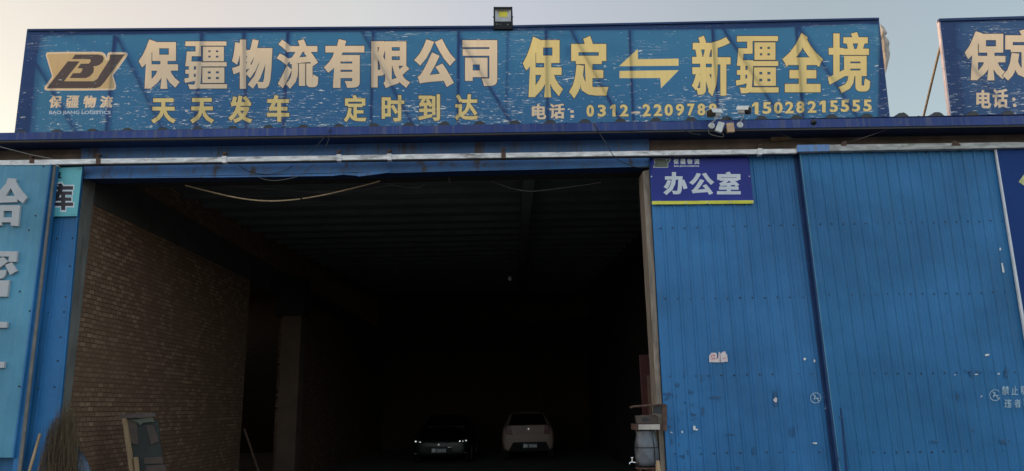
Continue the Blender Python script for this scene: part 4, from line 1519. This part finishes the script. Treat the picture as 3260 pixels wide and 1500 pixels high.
b.tube([tz, Pk(180, 1100, YK - .1), Pk(165, 1105, YK - .1), Pk(160, 1118, YK - .1)], .008, 8)
b.tube([Pk(185, 1098, YK - .1), Pk(186, 1062, YK - .1)], .006, 6)
b.tube([Pk(172, 1060, YK - .1), Pk(196, 1058, YK - .1)], .005, 6)
b.build('tap', 'chrome', wt)
for sx in (-.7, .7):
    for sy in (-.6, .6):
        MB().tube([(cb_.x + rad * sx, YK + rad * sy, cb_.z - .012), (cb_.x + rad * sx * 1.1, YK + rad * sy * 1.1, 0)], .012, 6).build('stand_leg', 'rust', wt)
MB().lathe((cb_.x, YK, cb_.z - .022), (0, 0, 1), [(0, rad * 1.02), (.014, rad * 1.02)], 24).build('stand_ring', 'rust', wt)
# shelf with basin above tank, on a rusty bracket
sh = thing('wall_shelf', 'brown wooden shelf with pale front edge above the water tank', 'shelf', Pk(330, 790, YK))
b = MB()
p0, p1 = Pk(206, 741, YK - .12), Pk(468, 795, YK - .12)
MB().box((p0.x, YK - .12, p1.z), (p1.x, YK + .16, p0.z - .002)).build('shelf_board', 'rust', sh, bevel=.004)
MB().plate(poly([(246, 746), (448, 744), (448, 794), (244, 794)], *Zk), YK - .128, .006).build('front_edge', 'paleboard', sh)
o = MB().plate(poly([(224, 662), (412, 655), (438, 738), (234, 738)], *Zk), YK - .06, .12).build('worn_box', 'cardboard', bevel=.004)
tag(o, 'grey brown box with a dark hole on the shelf over the tank', 'box')
MB().plate(poly(blob(310, 698, 40, 20, 10), *Zk), YK - .066, .005).build('hole', 'dark', o).matrix_parent_inverse = Matrix()
bk = thing('latch_bar', 'rusty iron latch bar and plate sticking out from the right jamb', 'latch', Pk(490, 680, YK - .1))
b = MB(); b.tube([Pk(165, 586, YK - .16), Pk(200, 576, YK - .16), Pk(320, 567, YK - .16), Pk(462, 556, YK - .16)], .014, 6); b.build('bar', 'rust', bk)
MB().plate(poly([(466, 556), (500, 550), (514, 570), (514, 805), (480, 806)], *Zk), YK - .14, .03).build('plate', 'rust', bk, bevel=.003)
MB().plate(poly([(385, 575), (466, 562), (462, 650), (384, 640)], *Zk), YK - .13, .03).build('bracket', 'dark', bk)
o = MB().lathe(Pk(427, 1300, YK - .2), (0, 0, 1), [(0, .045), (.05, .045), (.28, .044), (.33, .03), (.36, .02)], 14)
o = o.build('bottle', 'wood', smooth=True)
zb = Pk(427, 1086, YK - .2).z
o.location.z = 0
me = o.data
z0 = min(v.co.z for v in me.vertices); z1 = max(v.co.z for v in me.vertices)
for v in me.vertices:
    v.co.z = (v.co.z - z0) * zb / (z1 - z0)
    v.co.x = Pk(427, 1086, YK - .2).x + (v.co.x - Pk(427, 1300, YK - .2).x)
tag(o, 'narrow yellow object standing by the foot of the right jamb', 'bottle')


# ------------------------------------------------------------------ cars
def car_body(sections, mat, parent, sub=2):
    b = MB()
    vs = []
    np_ = None
    for s, zb_, zs, ws, zt, wt_, cr in sections:
        half = [(0, zb_), (ws * .80, zb_), (ws * .96, zb_ + .07), (ws, (zb_ + zs) / 2), (ws * .985, zs - .10), (ws * .95, zs), (max(wt_, .01) * 1.03, zt - .05 if zt - .05 > zs else zs + .01), (wt_ * .88, zt), (0, zt + cr)]
        full = [(-x, z) for x, z in half[::-1]][:-1] + half[1:] if False else half + [(-x, z) for x, z in half[-2:0:-1]]
        np_ = len(full)
        vs += [(x, s, z) for x, z in full]
    n = np_
    fs = [(j * n + k, j * n + (k + 1) % n, (j + 1) * n + (k + 1) % n, (j + 1) * n + k) for j in range(len(sections) - 1) for k in range(n)]
    fs += [tuple(range(n))[::-1], tuple((len(sections) - 1) * n + k for k in range(n))]
    loc = parent.location
    b.add([(x + loc.x, y + loc.y, z) for x, y, z in vs], fs)
    o = b.build('body', mat, parent, smooth=True)
    md = o.modifiers.new('s', 'SUBSURF'); md.levels = sub; md.render_levels = sub
    return o


def wheel(parent, x, y, r=.29):
    loc = parent.location
    c = (loc.x + x, loc.y + y, r)
    sg = 1 if x > 0 else -1
    t_ = MB().lathe(c, (sg, 0, 0), [(-.10, r * .7), (-.10, r * .95), (-.07, r), (.07, r), (.10, r * .95), (.10, r * .66)], 24).build('wheel', 'rubber', parent, smooth=False)
    MB().lathe((c[0] + sg * .085, c[1], c[2]), (sg, 0, 0), [(0, r * .66), (.02, r * .62), (.028, r * .2)], 20).build('rim', 'galv', t_).matrix_parent_inverse = Matrix()


def q3(parent, pts, y, th, name, mat, label=None, par=None):
    """panel in car coordinates: pts (x,z) at depth y"""
    loc = parent.location
    o = MB().prism([(loc.x + x, loc.y + y, z) for x, z in pts], (0, th, 0)).build(name, mat, par or parent, bevel=.006)
    if label:
        o['label'] = label
    if par:
        o.matrix_parent_inverse = Matrix()
    return o


def number_plate(parent, x, z, y, text, wdt=.44, hgt=.14):
    loc = parent.location
    L = [(glyph(text, 10, 14, 430, 126, 7, 5), 1)]
    tf = lambda a, c: Vector((loc.x + x - wdt / 2 + a / 440 * wdt, loc.y + y, z + hgt / 2 - c / 140 * hgt))
    printed('number_plate', [(0, 0), (440, 0), (440, 140), (0, 140)], 0, L, ['plateblue', 'plateink'], parent, th=.006, tf=tf)


c2 = thing('parked_car', 'small beige hatchback parked inside, seen from the rear', 'car', (at(1681, 1400, 23.5).x, 23.5, 0), 'cars parked inside the warehouse')
car_body([(.00, .30, .74, .66, .76, .60, .0), (.03, .27, .80, .77, .84, .66, .01), (.10, .27, .92, .80, 1.02, .63, .0), (.22, .27, .96, .81, 1.28, .57, .0), (.40, .26, .98, .81, 1.42, .52, .02), (1.2, .24, .97, .82, 1.45, .54, .03),
          (2.0, .24, .95, .82, 1.40, .52, .02), (2.5, .25, .93, .80, 1.04, .62, .02), (3.1, .26, .86, .78, .92, .60, .02), (3.45, .30, .70, .70, .74, .56, .0)], 'carbeige', c2)
# sloping rear window
loc = c2.location
b = MB(); b.prism([(loc.x + x, loc.y + y, z) for x, y, z in ((-.60, .055, 1.06), (.60, .055, 1.06), (.47, .30, 1.375), (-.47, .30, 1.375))], (0, .05, .02))
b.build('rear_window', 'glass', c2)
b = MB(); b.tube([(loc.x + x, loc.y + y, z) for x, y, z in ((-.66, .06, 1.04), (-.50, .26, 1.41), (-.25, .27, 1.44), (.25, .27, 1.44), (.50, .26, 1.41), (.66, .06, 1.04))], .012, 6); b.build('window_surround', 'greycable', c2)
tg = q3(c2, [(-.50, .79), (.50, .79), (.53, 1.045), (-.53, 1.045)], -.005, .12, 'tailgate', 'carbeige')
q3(c2, [(-.47, .78), (-.66, .78), (-.65, 1.02), (-.53, 1.06)], -.012, .16, 'tail_light', 'redlens')
q3(c2, [(.48, .78), (.66, .78), (.65, 1.02), (.54, 1.06)], -.012, .16, 'tail_light', 'redlens')
q3(c2, [(-.62, .27), (.68, .27), (.56, .55), (-.46, .55)], -.030, .06, 'lower_valance', 'rubber')
q3(c2, [(-.45, .785), (-.26, .80), (-.26, .81), (-.45, .80)], -.014, .01, 'badge_script', 'chrome')
MB().lathe((loc.x + .02, loc.y - .006, .94), (0, -1, 0), [(0, .035), (.01, .03)], 12).build('badge', 'chrome', c2)
number_plate(c2, .06, .44, -.036, '冀F 29205')
for x in (-.70, .70):
    for y in (.55, 2.85):
        wheel(c2, x, y, .28)

c1 = thing('parked_car', 'black saloon car parked inside, facing out beside the beige hatchback', 'car', (at(1402.6, 1400, 22.6).x, 22.6, 0), 'cars parked inside the warehouse')
car_body([(.00, .22, .62, .74, .66, .60, .0), (.10, .20, .70, .84, .74, .66, .01), (.6, .20, .82, .88, .88, .66, .03), (1.2, .20, .90, .89, .97, .68, .03), (1.45, .20, .94, .89, 1.06, .66, .02), (2.05, .20, .95, .89, 1.40, .56, .02), (2.9, .20, .95, .89, 1.43, .57, .02),
          (3.6, .20, .96, .88, 1.18, .60, .02), (4.0, .22, .98, .87, 1.04, .66, .01), (4.5, .28, .88, .78, .92, .62, .0)], 'carblack', c1)
loc = c1.location
MB().prism([(loc.x + x, loc.y + y, z) for x, y, z in ((-.62, 1.38, 1.03), (.62, 1.38, 1.03), (.52, 1.93, 1.37), (-.52, 1.93, 1.37))], (0, -.01, .03)).build('windscreen', 'glass', c1)
hl = [(-.80, .615), (-.54, .60), (-.50, .64), (-.62, .69), (-.79, .72)]
for s_ in (-1, 1):
    h_ = q3(c1, [(x * s_, z) for x, z in hl], -.005, .12, 'headlight', 'glass')
    for dx, zz, rr in (((.60, .648, .017), (.73, .668, .026)) if s_ < 0 else ((.57, .655, .024), (.66, .652, .014), (.755, .668, .021))):
        MB().lathe((loc.x + s_ * dx, loc.y - .016, zz), (0, -1, .09), [(0, rr), (.010, rr), (.012, rr * .75)], 12).build('lamp', 'lens', h_).matrix_parent_inverse = Matrix()
    q3(c1, [(s_ * .78, .31), (s_ * .66, .315), (s_ * .66, .33), (s_ * .78, .335)], -.02, .05, 'fog_light', 'lens')
q3(c1, [(-.47, .36), (.35, .36), (.34, .50), (-.46, .50)], -.015, .05, 'grille', 'panelgrey')
q3(c1, [(.20, .475), (.34, .48), (.34, .50), (.20, .50)], -.025, .012, 'grille_trim', 'chrome')
MB().lathe((loc.x - .05, loc.y - .02, .565), (0, -1, 0), [(0, .035), (.01, .03)], 12).build('badge', 'chrome', c1)
number_plate(c1, -.05, .40, -.03, '冀F ZA923')
for x in (-.77, .77):
    for y in (.85, 3.5):
        wheel(c1, x, y, .31)
